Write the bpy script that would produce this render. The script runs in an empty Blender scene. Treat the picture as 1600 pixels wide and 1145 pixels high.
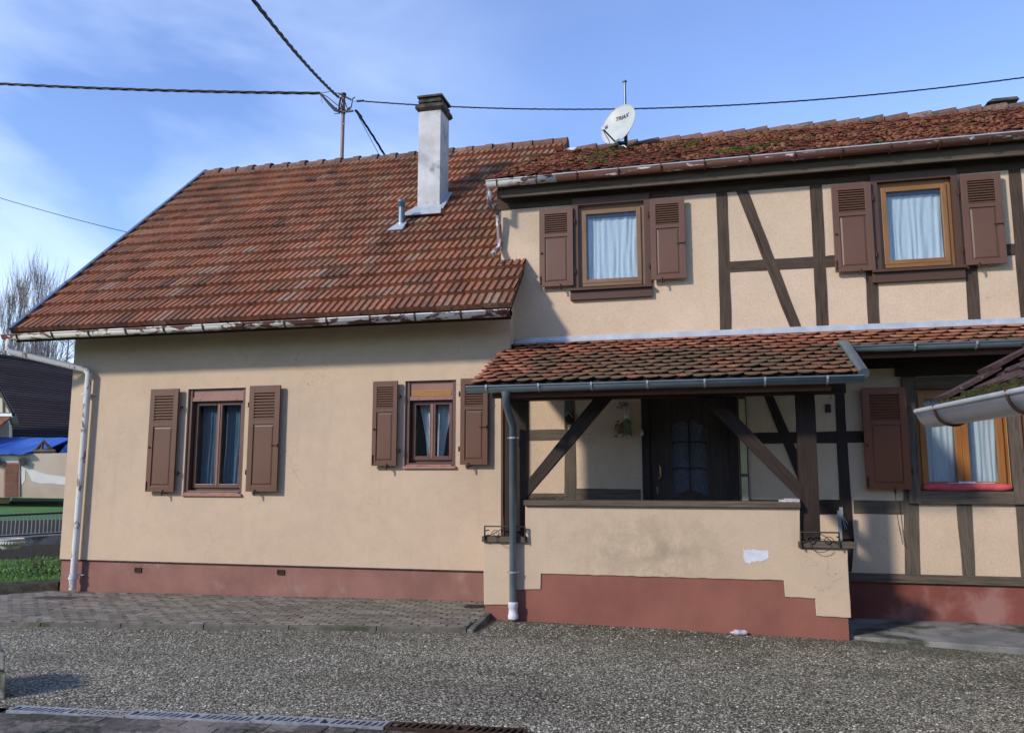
import bpy, bmesh, math, random
from mathutils import Vector, noise
random.seed(7)
R=math.radians
C=bpy.context.scene.collection
H0=1.66                      # eye height; the whole place is shifted up by this at the end
# ---------------- camera
YAW,PIT,ROL,FPX=R(13.66),R(7.62),R(-0.03),1270.0
cd=bpy.data.cameras.new('camera'); cam=bpy.data.objects.new('camera',cd); C.objects.link(cam)
cd.sensor_width=36; cd.lens=36*FPX/1600; cd.clip_end=2000; cd.clip_start=.05
fw=Vector((-math.sin(YAW)*math.cos(PIT),math.cos(YAW)*math.cos(PIT),math.sin(PIT)))
rt=Vector((math.cos(YAW),math.sin(YAW),0)); up=rt.cross(fw)
rt,up=rt*math.cos(ROL)+up*math.sin(ROL),-rt*math.sin(ROL)+up*math.cos(ROL)
from mathutils import Matrix
cam.matrix_world=Matrix((rt,up,-fw)).transposed().to_4x4()
bpy.context.scene.camera=cam
# ---------------- sky and sun
SAZ,SEL=R(41),R(29)
SUN_DIR=Vector((-math.sin(SAZ)*math.cos(SEL),-math.cos(SAZ)*math.cos(SEL),math.sin(SEL)))
w=bpy.data.worlds.new('World'); bpy.context.scene.world=w; w.use_nodes=True
nt=w.node_tree; nt.nodes.clear()
wo=nt.nodes.new('ShaderNodeOutputWorld'); bg=nt.nodes.new('ShaderNodeBackground')
sky=nt.nodes.new('ShaderNodeTexSky'); sky.sky_type='NISHITA'; sky.sun_disc=False
sky.sun_elevation=SEL; sky.sun_rotation=math.atan2(SUN_DIR.x,SUN_DIR.y)
sky.air_density=1.15; sky.dust_density=.15; sky.ozone_density=4.0
bg.inputs['Strength'].default_value=.15
tc=nt.nodes.new('ShaderNodeTexCoord'); mp=nt.nodes.new('ShaderNodeMapping'); mp.inputs['Scale'].default_value=(1.2,1.2,3.2)
mp.inputs['Rotation'].default_value=(0,0.25,.5)
n1=nt.nodes.new('ShaderNodeTexNoise'); n1.inputs['Scale'].default_value=1.7; n1.inputs['Detail'].default_value=7; n1.inputs['Roughness'].default_value=.48; n1.inputs['Distortion'].default_value=.5
nt.links.new(tc.outputs['Generated'],mp.inputs['Vector']); nt.links.new(mp.outputs[0],n1.inputs['Vector'])
cr=nt.nodes.new('ShaderNodeMapRange'); cr.inputs[1].default_value=.36; cr.inputs[2].default_value=.74; cr.inputs[3].default_value=0; cr.inputs[4].default_value=.95
nt.links.new(n1.outputs[0],cr.inputs[0])
# thin cloud lies mostly in the western (left) part of the sky
dp=nt.nodes.new('ShaderNodeVectorMath'); dp.operation='DOT_PRODUCT'; dp.inputs[1].default_value=(-.82,.57,.05)
nt.links.new(tc.outputs['Generated'],dp.inputs[0])
dr=nt.nodes.new('ShaderNodeMapRange'); dr.interpolation_type='SMOOTHSTEP'; dr.inputs[1].default_value=.62; dr.inputs[2].default_value=1.0; dr.inputs[3].default_value=.10; dr.inputs[4].default_value=1.3
nt.links.new(dp.outputs['Value'],dr.inputs[0])
mu=nt.nodes.new('ShaderNodeMath'); mu.operation='MULTIPLY'; mu.use_clamp=True
nt.links.new(cr.outputs[0],mu.inputs[0]); nt.links.new(dr.outputs[0],mu.inputs[1])
mx=nt.nodes.new('ShaderNodeMix'); mx.data_type='RGBA'; mx.inputs['B'].default_value=(5.2,6.3,8.3,1)
nt.links.new(mu.outputs[0],mx.inputs['Factor']); hs=nt.nodes.new('ShaderNodeHueSaturation'); hs.inputs['Hue'].default_value=.515; hs.inputs['Saturation'].default_value=1.05; hs.inputs['Value'].default_value=1.3; nt.links.new(sky.outputs[0],hs.inputs['Color']); nt.links.new(hs.outputs[0],mx.inputs['A'])
nt.links.new(mx.outputs['Result'],bg.inputs['Color']); nt.links.new(bg.outputs[0],wo.inputs['Surface'])
sl=bpy.data.lights.new('sun','SUN'); sl.energy=3.0; sl.angle=R(4.5); sl.color=(1,.90,.79)
so=bpy.data.objects.new('sun',sl); C.objects.link(so); so.rotation_euler=(-SUN_DIR).to_track_quat('-Z','Y').to_euler(); so.location=(0,0,20)
vs=bpy.context.scene.view_settings; vs.view_transform='Standard'; vs.look='None'; vs.gamma=1; vs.exposure=.42; vs.use_curve_mapping=False

# ---------------- measuring helpers: photograph pixel -> point of the place on a known plane
def ray(x,y): return rt*((x-800)/FPX)-up*((y-572.5)/FPX)+fw
def onY(x,y,D): d=ray(x,y); return d*(D/d.y)
def onZ(x,y,Z): d=ray(x,y); return d*(Z/d.z)
def dep(x,y,t): return ray(x,y)*t
def onPl(x,y,p,n): d=ray(x,y); n=Vector(n); return d*(Vector(p).dot(n)/d.dot(n))

# ---------------- mesh builder
class MB:
    def __init__(s): s.v=[];s.f=[];s.al=[];s.rn=[];s.sm=[]
    def add(s,vs,fs,al=(1,0,0),rn=None,sm=False):
        b=len(s.v); s.v+= [Vector(p) for p in vs]
        r=random.random() if rn is None else rn
        for f in fs: s.f.append([b+i for i in f]); s.al.append(Vector(al)); s.rn.append(r); s.sm.append(sm)
        return s
    def box(s,x0,x1,y0,y1,z0,z1,al=None,rn=None):
        if al is None:
            d=(abs(x1-x0),abs(y1-y0),abs(z1-z0)); k=d.index(max(d)); al=[0,0,0]; al[k]=1
        return s.hexa([(x0,y0,z0),(x1,y0,z0),(x1,y1,z0),(x0,y1,z0),(x0,y0,z1),(x1,y0,z1),(x1,y1,z1),(x0,y1,z1)],al,rn)
    def hexa(s,p,al=(1,0,0),rn=None):
        return s.add(p,[(0,3,2,1),(4,5,6,7),(0,1,5,4),(1,2,6,5),(2,3,7,6),(3,0,4,7)],al,rn)
    def prism(s,poly,y0,y1,al=(1,0,0),rn=None):
        # poly: (x,z) list, extruded along Y
        a=sum(poly[i][0]*poly[(i+1)%len(poly)][1]-poly[(i+1)%len(poly)][0]*poly[i][1] for i in range(len(poly)))
        if a<0: poly=poly[::-1]
        n=len(poly); v=[(x,y0,z) for x,z in poly]+[(x,y1,z) for x,z in poly]
        f=[list(range(n)),[n+i for i in reversed(range(n))]]
        f+=[(i,n+i,n+(i+1)%n,(i+1)%n) for i in range(n)]
        return s.add(v,f,al,rn)
    def beam(s,p,q,w,d,side=None,rn=None):
        p=Vector(p);q=Vector(q);a=(q-p).normalized()
        u=Vector(side) if side is not None else (Vector((0,1,0)) if abs(a.y)<.9 else Vector((1,0,0)))
        u=(u-a*u.dot(a)).normalized(); v=a.cross(u)
        c=[(-1,-1),(1,-1),(1,1),(-1,1)]
        P=[p+u*(i*w/2)+v*(j*d/2) for i,j in c]+[q+u*(i*w/2)+v*(j*d/2) for i,j in c]
        return s.hexa(P,a,rn)
    def tube(s,pts,r,n=10,cap=True,rn=None):
        pts=[Vector(p) for p in pts]; m=len(pts); rr=r if isinstance(r,(list,tuple)) else [r]*m
        V=[];F=[];prev=None
        for i,p in enumerate(pts):
            if i==0:t=pts[1]-p
            elif i==m-1:t=p-pts[-2]
            else:t=(pts[i+1]-p).normalized()+(p-pts[i-1]).normalized()
            t=t.normalized()
            if prev is None:
                h=Vector((0,0,1)) if abs(t.z)<.9 else Vector((1,0,0)); u=t.cross(h).normalized()
            else: u=(prev-t*prev.dot(t)).normalized()
            prev=u; v=t.cross(u)
            k=1.0
            if 0<i<m-1:
                cs=t.dot((p-pts[i-1]).normalized()); k=1/max(.5,cs)
            for j in range(n):
                a=2*math.pi*j/n; V.append(p+(u*math.cos(a)*k+v*math.sin(a))*rr[i])
        for i in range(m-1):
            for j in range(n): F.append((i*n+j,i*n+(j+1)%n,(i+1)*n+(j+1)%n,(i+1)*n+j))
        s.add(V,F,(pts[-1]-pts[0]).normalized(),rn,True)
        if cap: s.add(V[:n],[tuple(reversed(range(n)))],(1,0,0),rn); s.add(V[-n:],[tuple(range(n))],(1,0,0),rn)
        return s
    def lathe(s,prof,c,n=20,axis='z',rn=None,sm=True,sy=1):
        V=[];F=[];c=Vector(c)
        for r_,h in prof:
            for j in range(n):
                a=2*math.pi*j/n
                p=Vector((r_*math.cos(a),r_*math.sin(a)*sy,h)) if axis=='z' else (Vector((r_*math.cos(a),h,r_*math.sin(a))) if axis=='y' else Vector((h,r_*math.cos(a),r_*math.sin(a))))
                V.append(c+p)
        for i in range(len(prof)-1):
            for j in range(n): F.append((i*n+j,i*n+(j+1)%n,(i+1)*n+(j+1)%n,(i+1)*n+j))
        return s.add(V,F,(0,0,1),rn,sm)
    def blob(s,c,r,sc=(1,1,1),seed=0,n=1,rough=.3):
        bm=bmesh.new(); bmesh.ops.create_icosphere(bm,subdivisions=n,radius=1)
        V=[]
        for v in bm.verts:
            k=1+rough*(noise.noise(v.co*1.7+Vector((seed*3.1,seed,0))))*1.6
            V.append(Vector(c)+Vector((v.co.x*sc[0],v.co.y*sc[1],v.co.z*sc[2]))*r*k)
        F=[[v.index for v in f.verts] for f in bm.faces]; bm.free()
        return s.add(V,F,sm=True)

WPOS={}
def link(o,parent,loc):
    C.objects.link(o); WPOS[o.name]=Vector(loc)
    if parent is not None:
        o.parent=parent; o.location=Vector(loc)-WPOS[parent.name]
    else: o.location=loc
    return o
def build(mb,name,mat,parent=None,label=None,cat=None,group=None,kind=None,bev=0,base=False,sub=0):
    xs=[p.x for p in mb.v];ys=[p.y for p in mb.v];zs=[p.z for p in mb.v]
    c=Vector(((min(xs)+max(xs))/2,(min(ys)+max(ys))/2,min(zs) if base else (min(zs)+max(zs))/2))
    me=bpy.data.meshes.new(name); me.from_pydata([p-c for p in mb.v],[],mb.f)
    uv=me.uv_layers.new(name='UVMap'); co=me.vertices
    at=me.attributes.new('rnd','FLOAT','FACE')
    for p in me.polygons:
        al=mb.al[p.index]; n=p.normal; a=al-n*al.dot(n)
        if a.length<1e-3: a=Vector((0,0,1)) if abs(n.z)<.9 else Vector((0,1,0)); a=a-n*a.dot(n)
        a.normalize(); b=n.cross(a); o=mb.rn[p.index]*37.0
        p.use_smooth=mb.sm[p.index]; at.data[p.index].value=mb.rn[p.index]
        for li in p.loop_indices:
            q=co[me.loops[li].vertex_index].co
            uv.data[li].uv=(q.dot(a)+o,q.dot(b)+o*.37)
    if isinstance(mat,(list,tuple)):
        for m in mat: me.materials.append(m)
    else: me.materials.append(mat)
    me.update()
    o=bpy.data.objects.new(name,me); link(o,parent,c)
    if bev:
        m=o.modifiers.new('b','BEVEL'); m.width=bev; m.segments=2; m.limit_method='ANGLE'; m.angle_limit=R(40)
    return tag(o,label,cat,group,kind)
def tag(o,label=None,cat=None,group=None,kind=None):
    if label:o['label']=label
    if cat:o['category']=cat
    if group:o['group']=group
    if kind:o['kind']=kind
    return o
def empty(name,loc,label,cat,group=None):
    o=bpy.data.objects.new(name,None); o.empty_display_size=.3; link(o,None,loc); return tag(o,label,cat,group)

# ---------------- materials
def newmat(name):
    m=bpy.data.materials.new(name); m.use_nodes=True; n=m.node_tree; b=n.nodes['Principled BSDF']; return m,n,b
def N(n,t,**k):
    x=n.nodes.new(t)
    for a,v in k.items():
        if a.startswith('_'): setattr(x,a[1:],v)
        else: x.inputs[a.replace('__',' ')].default_value=v
    return x
def L(n,a,b): n.links.new(a,b)
def coord(n,kind='Object',scale=(1,1,1),rot=(0,0,0)):
    t=N(n,'ShaderNodeTexCoord'); m=N(n,'ShaderNodeMapping'); m.inputs['Scale'].default_value=scale; m.inputs['Rotation'].default_value=rot
    L(n,t.outputs[kind],m.inputs[0]); return m.outputs[0]
def wcoord(n,scale=(1,1,1)):
    t=N(n,'ShaderNodeNewGeometry'); m=N(n,'ShaderNodeMapping'); m.inputs['Scale'].default_value=scale
    L(n,t.outputs['Position'],m.inputs[0]); return m.outputs[0]
def nz(n,vec,scale,det=4,ro=.55,dist=0):
    x=N(n,'ShaderNodeTexNoise',Scale=scale,Detail=det,Roughness=ro,Distortion=dist)
    if vec is not None: L(n,vec,x.inputs['Vector'])
    return x.outputs[0]
def ramp(n,fac,stops):
    r=N(n,'ShaderNodeValToRGB'); e=r.color_ramp.elements
    while len(e)<len(stops): e.new(.5)
    for i,(p,c) in enumerate(stops):
        e[i].position=p; e[i].color=(*c,1) if len(c)==3 else c
    L(n,fac,r.inputs[0]); return r.outputs[0]
def g(v): return (v,v,v)
def mixc(n,f,a,b,bt='MIX'):
    m=N(n,'ShaderNodeMix',_data_type='RGBA',_blend_type=bt)
    for k,v in (('Factor',f),('A',a),('B',b)):
        if hasattr(v,'links') or isinstance(v,bpy.types.NodeSocket): L(n,v,m.inputs[k])
        elif isinstance(v,(int,float)): m.inputs[k].default_value=v
        else: m.inputs[k].default_value=(*v,1)
    return m.outputs['Result']
def math_(n,op,a,b=0,clamp=False):
    m=N(n,'ShaderNodeMath',_operation=op,_use_clamp=clamp)
    for i,v in enumerate((a,b)):
        if isinstance(v,bpy.types.NodeSocket): L(n,v,m.inputs[i])
        else: m.inputs[i].default_value=v
    return m.outputs[0]
def bump(n,b,h,strength=.3,dist=.01):
    x=N(n,'ShaderNodeBump',Strength=strength,Distance=dist); L(n,h,x.inputs['Height']); L(n,x.outputs[0],b.inputs['Normal'])
def noisy(name,c1,c2,scale=8,rough=.7,bs=.2,bd=.004,bscale=60,metal=0,det=5,spec=.3,third=None):
    m,n,b=newmat(name); v=coord(n)
    f=nz(n,v,scale,det)
    st=[(.35,c1),(.65,c2)]
    col=ramp(n,f,st)
    if third:
        f2=nz(n,v,third[1],6,.6); mask=ramp(n,f2,[(third[2],g(0)),(third[2]+.13,g(1))]); col=mixc(n,mask,col,third[0])
    L(n,col,b.inputs['Base Color']); b.inputs['Roughness'].default_value=rough; b.inputs['Metallic'].default_value=metal
    b.inputs['Specular IOR Level'].default_value=spec
    if bs: bump(n,b,nz(n,v,bscale,3),bs,bd)
    return m
def plaster(name,base,stain=0.35,dark=None):
    m,n,b=newmat(name); v=wcoord(n)
    big=nz(n,v,.7,5,.6); mid=nz(n,v,5,5,.65); fine=nz(n,v,90,3,.7)
    c0=tuple(x*.91 for x in base); c1=tuple(min(1,x*1.07) for x in base)
    col=ramp(n,big,[(.3,c0),(.7,c1)])
    col=mixc(n,.20,col,ramp(n,mid,[(.35,tuple(x*.8 for x in base)),(.6,c1)]))
    col=mixc(n,.36,col,ramp(n,fine,[(.36,g(.5)),(.52,g(1))]),'MULTIPLY')
    # fine trowel drag and a few hairline cracks
    tr=nz(n,wcoord(n,(1,1,5)),18,4,.7); col=mixc(n,.22,col,ramp(n,tr,[(.3,g(.8)),(.7,g(1.05))]),'MULTIPLY')
    wv=N(n,'ShaderNodeVectorMath',_operation='ADD'); wn_=N(n,'ShaderNodeTexNoise',Scale=3.0,Detail=4.0); L(n,v,wn_.inputs['Vector']); L(n,v,wv.inputs[0]); L(n,wn_.outputs['Color'],wv.inputs[1])
    vc=N(n,'ShaderNodeTexVoronoi',Scale=.75,_feature='DISTANCE_TO_EDGE'); L(n,wv.outputs[0],vc.inputs['Vector'])
    ck=ramp(n,vc.outputs['Distance'],[(0,g(1)),(.0035,g(0))]); ck=mixc(n,1,ck,ramp(n,nz(n,v,1.1,3),[(.50,g(0)),(.62,g(.65))]),'MULTIPLY'); col=mixc(n,ck,col,tuple(x*.42 for x in base))
    # rain streaks and dirt
    st=nz(n,wcoord(n,(3,3,.35)),2.2,5,.6); stm=ramp(n,st,[(.58,g(0)),(.85,g(stain*.8))])
    col=mixc(n,stm,col,tuple(x*.55 for x in base))
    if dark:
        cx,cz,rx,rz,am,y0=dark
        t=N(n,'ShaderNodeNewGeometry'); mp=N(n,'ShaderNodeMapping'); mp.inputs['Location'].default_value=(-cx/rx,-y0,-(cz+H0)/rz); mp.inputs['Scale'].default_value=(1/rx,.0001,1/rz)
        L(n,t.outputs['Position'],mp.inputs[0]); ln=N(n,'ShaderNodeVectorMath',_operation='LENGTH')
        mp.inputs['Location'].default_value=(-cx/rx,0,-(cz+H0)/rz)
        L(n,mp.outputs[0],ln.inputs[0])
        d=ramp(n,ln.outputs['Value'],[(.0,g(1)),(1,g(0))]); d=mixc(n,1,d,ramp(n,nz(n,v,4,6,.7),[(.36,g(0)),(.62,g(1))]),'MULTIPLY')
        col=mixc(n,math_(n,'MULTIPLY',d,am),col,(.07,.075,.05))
    L(n,col,b.inputs['Base Color']); b.inputs['Roughness'].default_value=.92; b.inputs['Specular IOR Level'].default_value=.15
    hh=mixc(n,.5,nz(n,v,120,3,.7),nz(n,v,35,4,.6))
    bump(n,b,hh,.55,.006); return m
def wood(name,c1,c2,crack=.5,rough=.75,sc=1.0,bs=.5,spec=.25):
    m,n,b=newmat(name); v=coord(n,'UV',(1.1*sc,13*sc,1))
    f=nz(n,v,2.4,7,.65,.6); f2=nz(n,coord(n,'UV',(.6,26,1)),1.6,4,.6,.3)
    col=ramp(n,f,[(.3,c1),(.7,c2)])
    cm=ramp(n,f2,[(.30,g(1-crack)),(.40,g(1))]); col=mixc(n,1,col,cm,'MULTIPLY')
    big=nz(n,coord(n),1.5,4); col=mixc(n,.5,col,ramp(n,big,[(.35,g(.6)),(.65,g(1.0))]),'MULTIPLY')
    L(n,col,b.inputs['Base Color']); b.inputs['Roughness'].default_value=rough; b.inputs['Specular IOR Level'].default_value=spec
    bump(n,b,mixc(n,.5,f,cm),bs,.006); return m
def painted(name,c,wear=(.5,.45,.4),amt=.62,rough=.45,scale=6,bs=.1,spec=.4,vary=.2,wscale=None):
    m,n,b=newmat(name); v=coord(n)
    base=ramp(n,nz(n,v,1.2,4),[(.3,tuple(x*(1-vary) for x in c)),(.7,tuple(min(1,x*(1+vary)) for x in c))])
    vv=coord(n,'Object',wscale) if wscale else v
    mask=ramp(n,nz(n,vv,scale,8,.68,.4),[(amt,g(0)),(amt+.03,g(1))])
    L(n,mixc(n,mask,base,wear),b.inputs['Base Color']); b.inputs['Roughness'].default_value=rough; b.inputs['Specular IOR Level'].default_value=spec
    bump(n,b,mixc(n,.4,nz(n,v,70,3),mask),bs,.004); return m
def tiles(name,stops,moss=.0,mosscol=(.05,.055,.02),dark=.5,lich=.0,band=None):
    m,n,b=newmat(name); v=wcoord(n)
    a=N(n,'ShaderNodeAttribute',_attribute_name='rnd')
    col=ramp(n,a.outputs['Fac'],stops)
    col=mixc(n,.75,col,ramp(n,nz(n,v,13,6,.7),[(.3,g(.42)),(.62,g(1.05))]),'MULTIPLY')
    col=mixc(n,dark,col,ramp(n,nz(n,v,.8,5,.65),[(.35,g(.5)),(.62,g(1.1))]),'MULTIPLY')
    if lich:
        lm=ramp(n,nz(n,v,30,5,.7),[(.60,g(0)),(.68,g(lich))]); col=mixc(n,lm,col,(.30,.27,.20))
    if moss:
        mm=mixc(n,.55,nz(n,v,1.6,4,.6),nz(n,v,17,6,.7)); lo=.60-moss*.2
        if band:
            sx=N(n,'ShaderNodeSeparateXYZ'); L(n,v,sx.inputs[0])
            my=N(n,'ShaderNodeMapRange'); my.inputs[1].default_value=band[0]; my.inputs[2].default_value=band[1]; my.inputs[3].default_value=.08; my.inputs[4].default_value=-.16; L(n,sx.outputs[1],my.inputs[0])
            mxx=N(n,'ShaderNodeMapRange'); mxx.inputs[1].default_value=band[2]; mxx.inputs[2].default_value=band[3]; mxx.inputs[3].default_value=-.14; mxx.inputs[4].default_value=0; L(n,sx.outputs[0],mxx.inputs[0])
            mm=math_(n,'ADD',math_(n,'ADD',mm,my.outputs[0]),mxx.outputs[0])
        ms=ramp(n,mm,[(lo,g(0)),(lo+.07,g(1))]); col=mixc(n,ms,col,mosscol)
    L(n,col,b.inputs['Base Color']); b.inputs['Roughness'].default_value=.85; b.inputs['Specular IOR Level'].default_value=.2
    bump(n,b,nz(n,v,60,5,.7),.5,.006); return m

M={}
PL=(.53,.408,.290)
M['plA']=plaster('beige_render',PL,.3)
M['plB']=plaster('peach_render',(.56,.435,.312),.22)
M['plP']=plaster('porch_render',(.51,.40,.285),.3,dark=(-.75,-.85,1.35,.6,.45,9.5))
M['plinth']=noisy('red_plinth_render',(.20,.098,.078),(.26,.130,.104),2.2,.9,.5,.006,70,third=((.27,.165,.14),3.0,.58))
M['plinthP']=noisy('terracotta_plinth_render',(.19,.075,.055),(.24,.098,.072),2.0,.9,.5,.006,80)
M['plinthB']=noisy('worn_red_plinth',(.13,.038,.028),(.21,.07,.052),1.5,.9,.4,.006,60,third=((.27,.135,.115),1.6,.53))
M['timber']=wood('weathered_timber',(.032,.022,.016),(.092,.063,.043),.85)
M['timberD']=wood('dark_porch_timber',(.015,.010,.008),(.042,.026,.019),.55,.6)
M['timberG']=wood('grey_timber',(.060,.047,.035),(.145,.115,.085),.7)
M['fascia']=wood('eave_fascia_wood',(.065,.050,.036),(.125,.098,.070),.6)
M['fasciaR']=wood('brown_fascia_wood',(.085,.038,.026),(.14,.066,.044),.4)
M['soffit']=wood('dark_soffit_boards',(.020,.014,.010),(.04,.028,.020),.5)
M['shut']=painted('brown_shutter_paint',(.108,.051,.029),(.19,.11,.085),.70,.42,5,.06,.4,.12)
M['shutR']=painted('reddish_shutter_paint',(.17,.055,.022),(.17,.08,.05),.74,.38,5,.06,.4,.15)
M['casing']=painted('brown_casing_paint',(.072,.035,.020),(.15,.08,.06),.74,.45,5,.08,.35,.12)
M['pvc']=noisy('brown_window_frame',(.10,.050,.036),(.125,.064,.046),3,.35,0,spec=.5)
M['pvcL']=noisy('pinkish_brown_box',(.21,.098,.074),(.25,.12,.09),3,.4,0,spec=.5)
M['yslat']=wood('yellow_wood_slats',(.33,.16,.035),(.42,.22,.06),.2,.5)
M['sill']=noisy('sandstone_sill',(.27,.14,.11),(.36,.20,.16),10,.8,.3)
M['ochre']=wood('ochre_window_wood',(.19,.085,.022),(.27,.13,.038),.2,.4,1,.1,.4)
M['ochreG']=wood('greyed_window_wood',(.15,.082,.040),(.22,.125,.062),.25,.45,1,.1,.4)
M['orange']=wood('orange_window_wood',(.24,.085,.016),(.33,.13,.028),.2,.35,1,.1,.45)
M['iron']=noisy('rusty_iron',(.03,.018,.013),(.07,.035,.022),20,.6,.2,metal=.3)
M['black']=noisy('black_iron',(.014,.013,.013),(.028,.025,.023),20,.55,.2)
M['zinc']=noisy('dark_zinc',(.115,.155,.18),(.155,.20,.225),4,.38,.08,.002,30,metal=.55,spec=.5)
M['zincL']=noisy('light_zinc',(.38,.40,.425),(.50,.52,.545),5,.4,.08,.002,30,metal=.35,spec=.5)
M['zincM']=noisy('galvanised_steel',(.24,.26,.29),(.36,.39,.43),14,.4,.1,metal=.35)
M['gutA']=painted('peeling_white_gutter_paint',(.62,.60,.56),(.115,.052,.040),.50,.5,3.6,.2,.35,.12,(.8,2,2))
M['gutB']=painted('brown_gutter_paint_flaking',(.11,.050,.038),(.50,.48,.46),.59,.45,4.5,.2,.35,.15,(.7,3,3))
M['gutBL']=painted('grey_flaking_gutter',(.50,.50,.49),(.10,.055,.045),.54,.5,5,.2,.35,.15,(.8,2,2))
M['gutP']=painted('flaking_purple_brown_pipe',(.16,.095,.085),(.50,.50,.52),.52,.5,5,.2,.35,.2,(2,2,.8))
M['pipeW']=painted('peeling_white_pipe_paint',(.56,.555,.53),(.17,.13,.115),.565,.5,6,.2,.35,.1,(2,2,.8))
M['pvcgrey']=noisy('grey_pvc',(.46,.46,.50),(.55,.55,.60),6,.5,.05)
M['bluefl']=noisy('bluish_verge_flashing',(.10,.145,.23),(.135,.185,.28),4,.4,.05,metal=.4)
M['chim']=noisy('white_chimney_render',(.40,.40,.40),(.56,.56,.56),2.5,.9,.3,.004,50,third=((.26,.245,.22),3.2,.54))
M['slab']=noisy('dark_chimney_slab',(.028,.026,.022),(.08,.07,.055),8,.9,.5)
TR=[(0,(.15,.082,.056)),(.2,(.22,.108,.066)),(.42,(.30,.132,.076)),(.6,(.38,.148,.078)),(.75,(.36,.175,.105)),(.90,(.37,.22,.14)),(1,(.32,.21,.14))]
M['tileA']=tiles('interlocking_clay_tiles',TR,.30,(.15,.115,.07),.55,.4)
M['tileP']=tiles('beaver_tail_clay_tiles',[(0,(.22,.095,.058)),(.3,(.34,.130,.072)),(.7,(.44,.175,.096)),(1,(.49,.26,.16))],.50,(.135,.092,.056),.5,.4,band=(9.9,10.35,-2.6,-1.9))
M['tileB']=tiles('old_mossy_beaver_tails',[(0,(.14,.055,.040)),(.4,(.25,.085,.055)),(.8,(.34,.12,.075)),(1,(.40,.18,.12))],.45,(.10,.065,.035),.6,.35)
M['ridge']=tiles('ridge_tile_clay',[(0,(.13,.075,.062)),(.5,(.20,.105,.080)),(1,(.27,.16,.125))],.45,(.07,.065,.05),.5,.6)
M['moss']=noisy('roof_moss',(.030,.036,.012),(.080,.082,.024),9,1,.6,.02,50,spec=.05)
M['mossD']=noisy('dark_damp_moss',(.018,.022,.009),(.050,.050,.018),12,1,.6,.02,50,spec=.05)
M['mossB']=noisy('rusty_brown_moss',(.13,.058,.032),(.24,.11,.06),12,1,.6,.02,50,spec=.05)
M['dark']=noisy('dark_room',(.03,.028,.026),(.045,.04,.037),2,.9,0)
M['rubber']=noisy('black_cable',(.010,.012,.016),(.02,.022,.028),10,.6,0)
M['white']=noisy('white_paint',(.66,.67,.68),(.76,.77,.78),3,.6,.05)
M['polem']=noisy('brown_steel_pole',(.16,.10,.095),(.22,.145,.13),3,.5,.05,metal=.2)
# glass
m,n,b=newmat('window_glass'); out=n.nodes['Material Output']
gl=N(n,'ShaderNodeBsdfGlossy',Roughness=.02); tr=N(n,'ShaderNodeBsdfTransparent'); tr.inputs[0].default_value=(.86,.92,.95,1); fr=N(n,'ShaderNodeLayerWeight',Blend=.5)
ms=N(n,'ShaderNodeMixShader'); ff=math_(n,'ADD',math_(n,'MULTIPLY',math_(n,'POWER',fr.outputs['Facing'],4.0),.8),.05,True); L(n,ff,ms.inputs[0]); L(n,tr.outputs[0],ms.inputs[1]); L(n,gl.outputs[0],ms.inputs[2]); L(n,ms.outputs[0],out.inputs[0])
bp=N(n,'ShaderNodeBump',Strength=.02,Distance=.01); L(n,nz(n,coord(n),3,2),bp.inputs['Height']); L(n,bp.outputs[0],gl.inputs['Normal'])
M['glass']=m
m,n,b=newmat('patterned_door_glass'); b.inputs['Base Color'].default_value=(.085,.10,.115,1); b.inputs['Roughness'].default_value=.3; b.inputs['Specular IOR Level'].default_value=.5
vo=N(n,'ShaderNodeTexVoronoi',Scale=60); L(n,coord(n),vo.inputs['Vector']); bump(n,b,vo.outputs['Distance'],.9,.02); M['dglass']=m
def curtain_mat(name,c,scale,dens):
    m,n,b=newmat(name); out=n.nodes['Material Output']
    v=coord(n,'Object',(1,1,1)); vo=N(n,'ShaderNodeTexVoronoi',Scale=scale,_feature='F1'); L(n,v,vo.inputs['Vector'])
    hole=ramp(n,vo.outputs['Distance'],[(.25,g(dens)),(.45,g(1))])
    bd=N(n,'ShaderNodeBsdfDiffuse'); bd.inputs[0].default_value=(*c,1); bt=N(n,'ShaderNodeBsdfTranslucent'); bt.inputs[0].default_value=(*c,1)
    a=N(n,'ShaderNodeMixShader'); a.inputs[0].default_value=.35; L(n,bd.outputs[0],a.inputs[1]); L(n,bt.outputs[0],a.inputs[2])
    t=N(n,'ShaderNodeBsdfTransparent'); q=N(n,'ShaderNodeMixShader'); L(n,hole,q.inputs[0]); L(n,t.outputs[0],q.inputs[1]); L(n,a.outputs[0],q.inputs[2]); L(n,q.outputs[0],out.inputs[0]); return m
M['lace']=curtain_mat('white_lace',(.95,.94,.93),70,.85)
M['laceD']=curtain_mat('sheer_bluish_net',(.20,.27,.33),70,.6)
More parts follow.
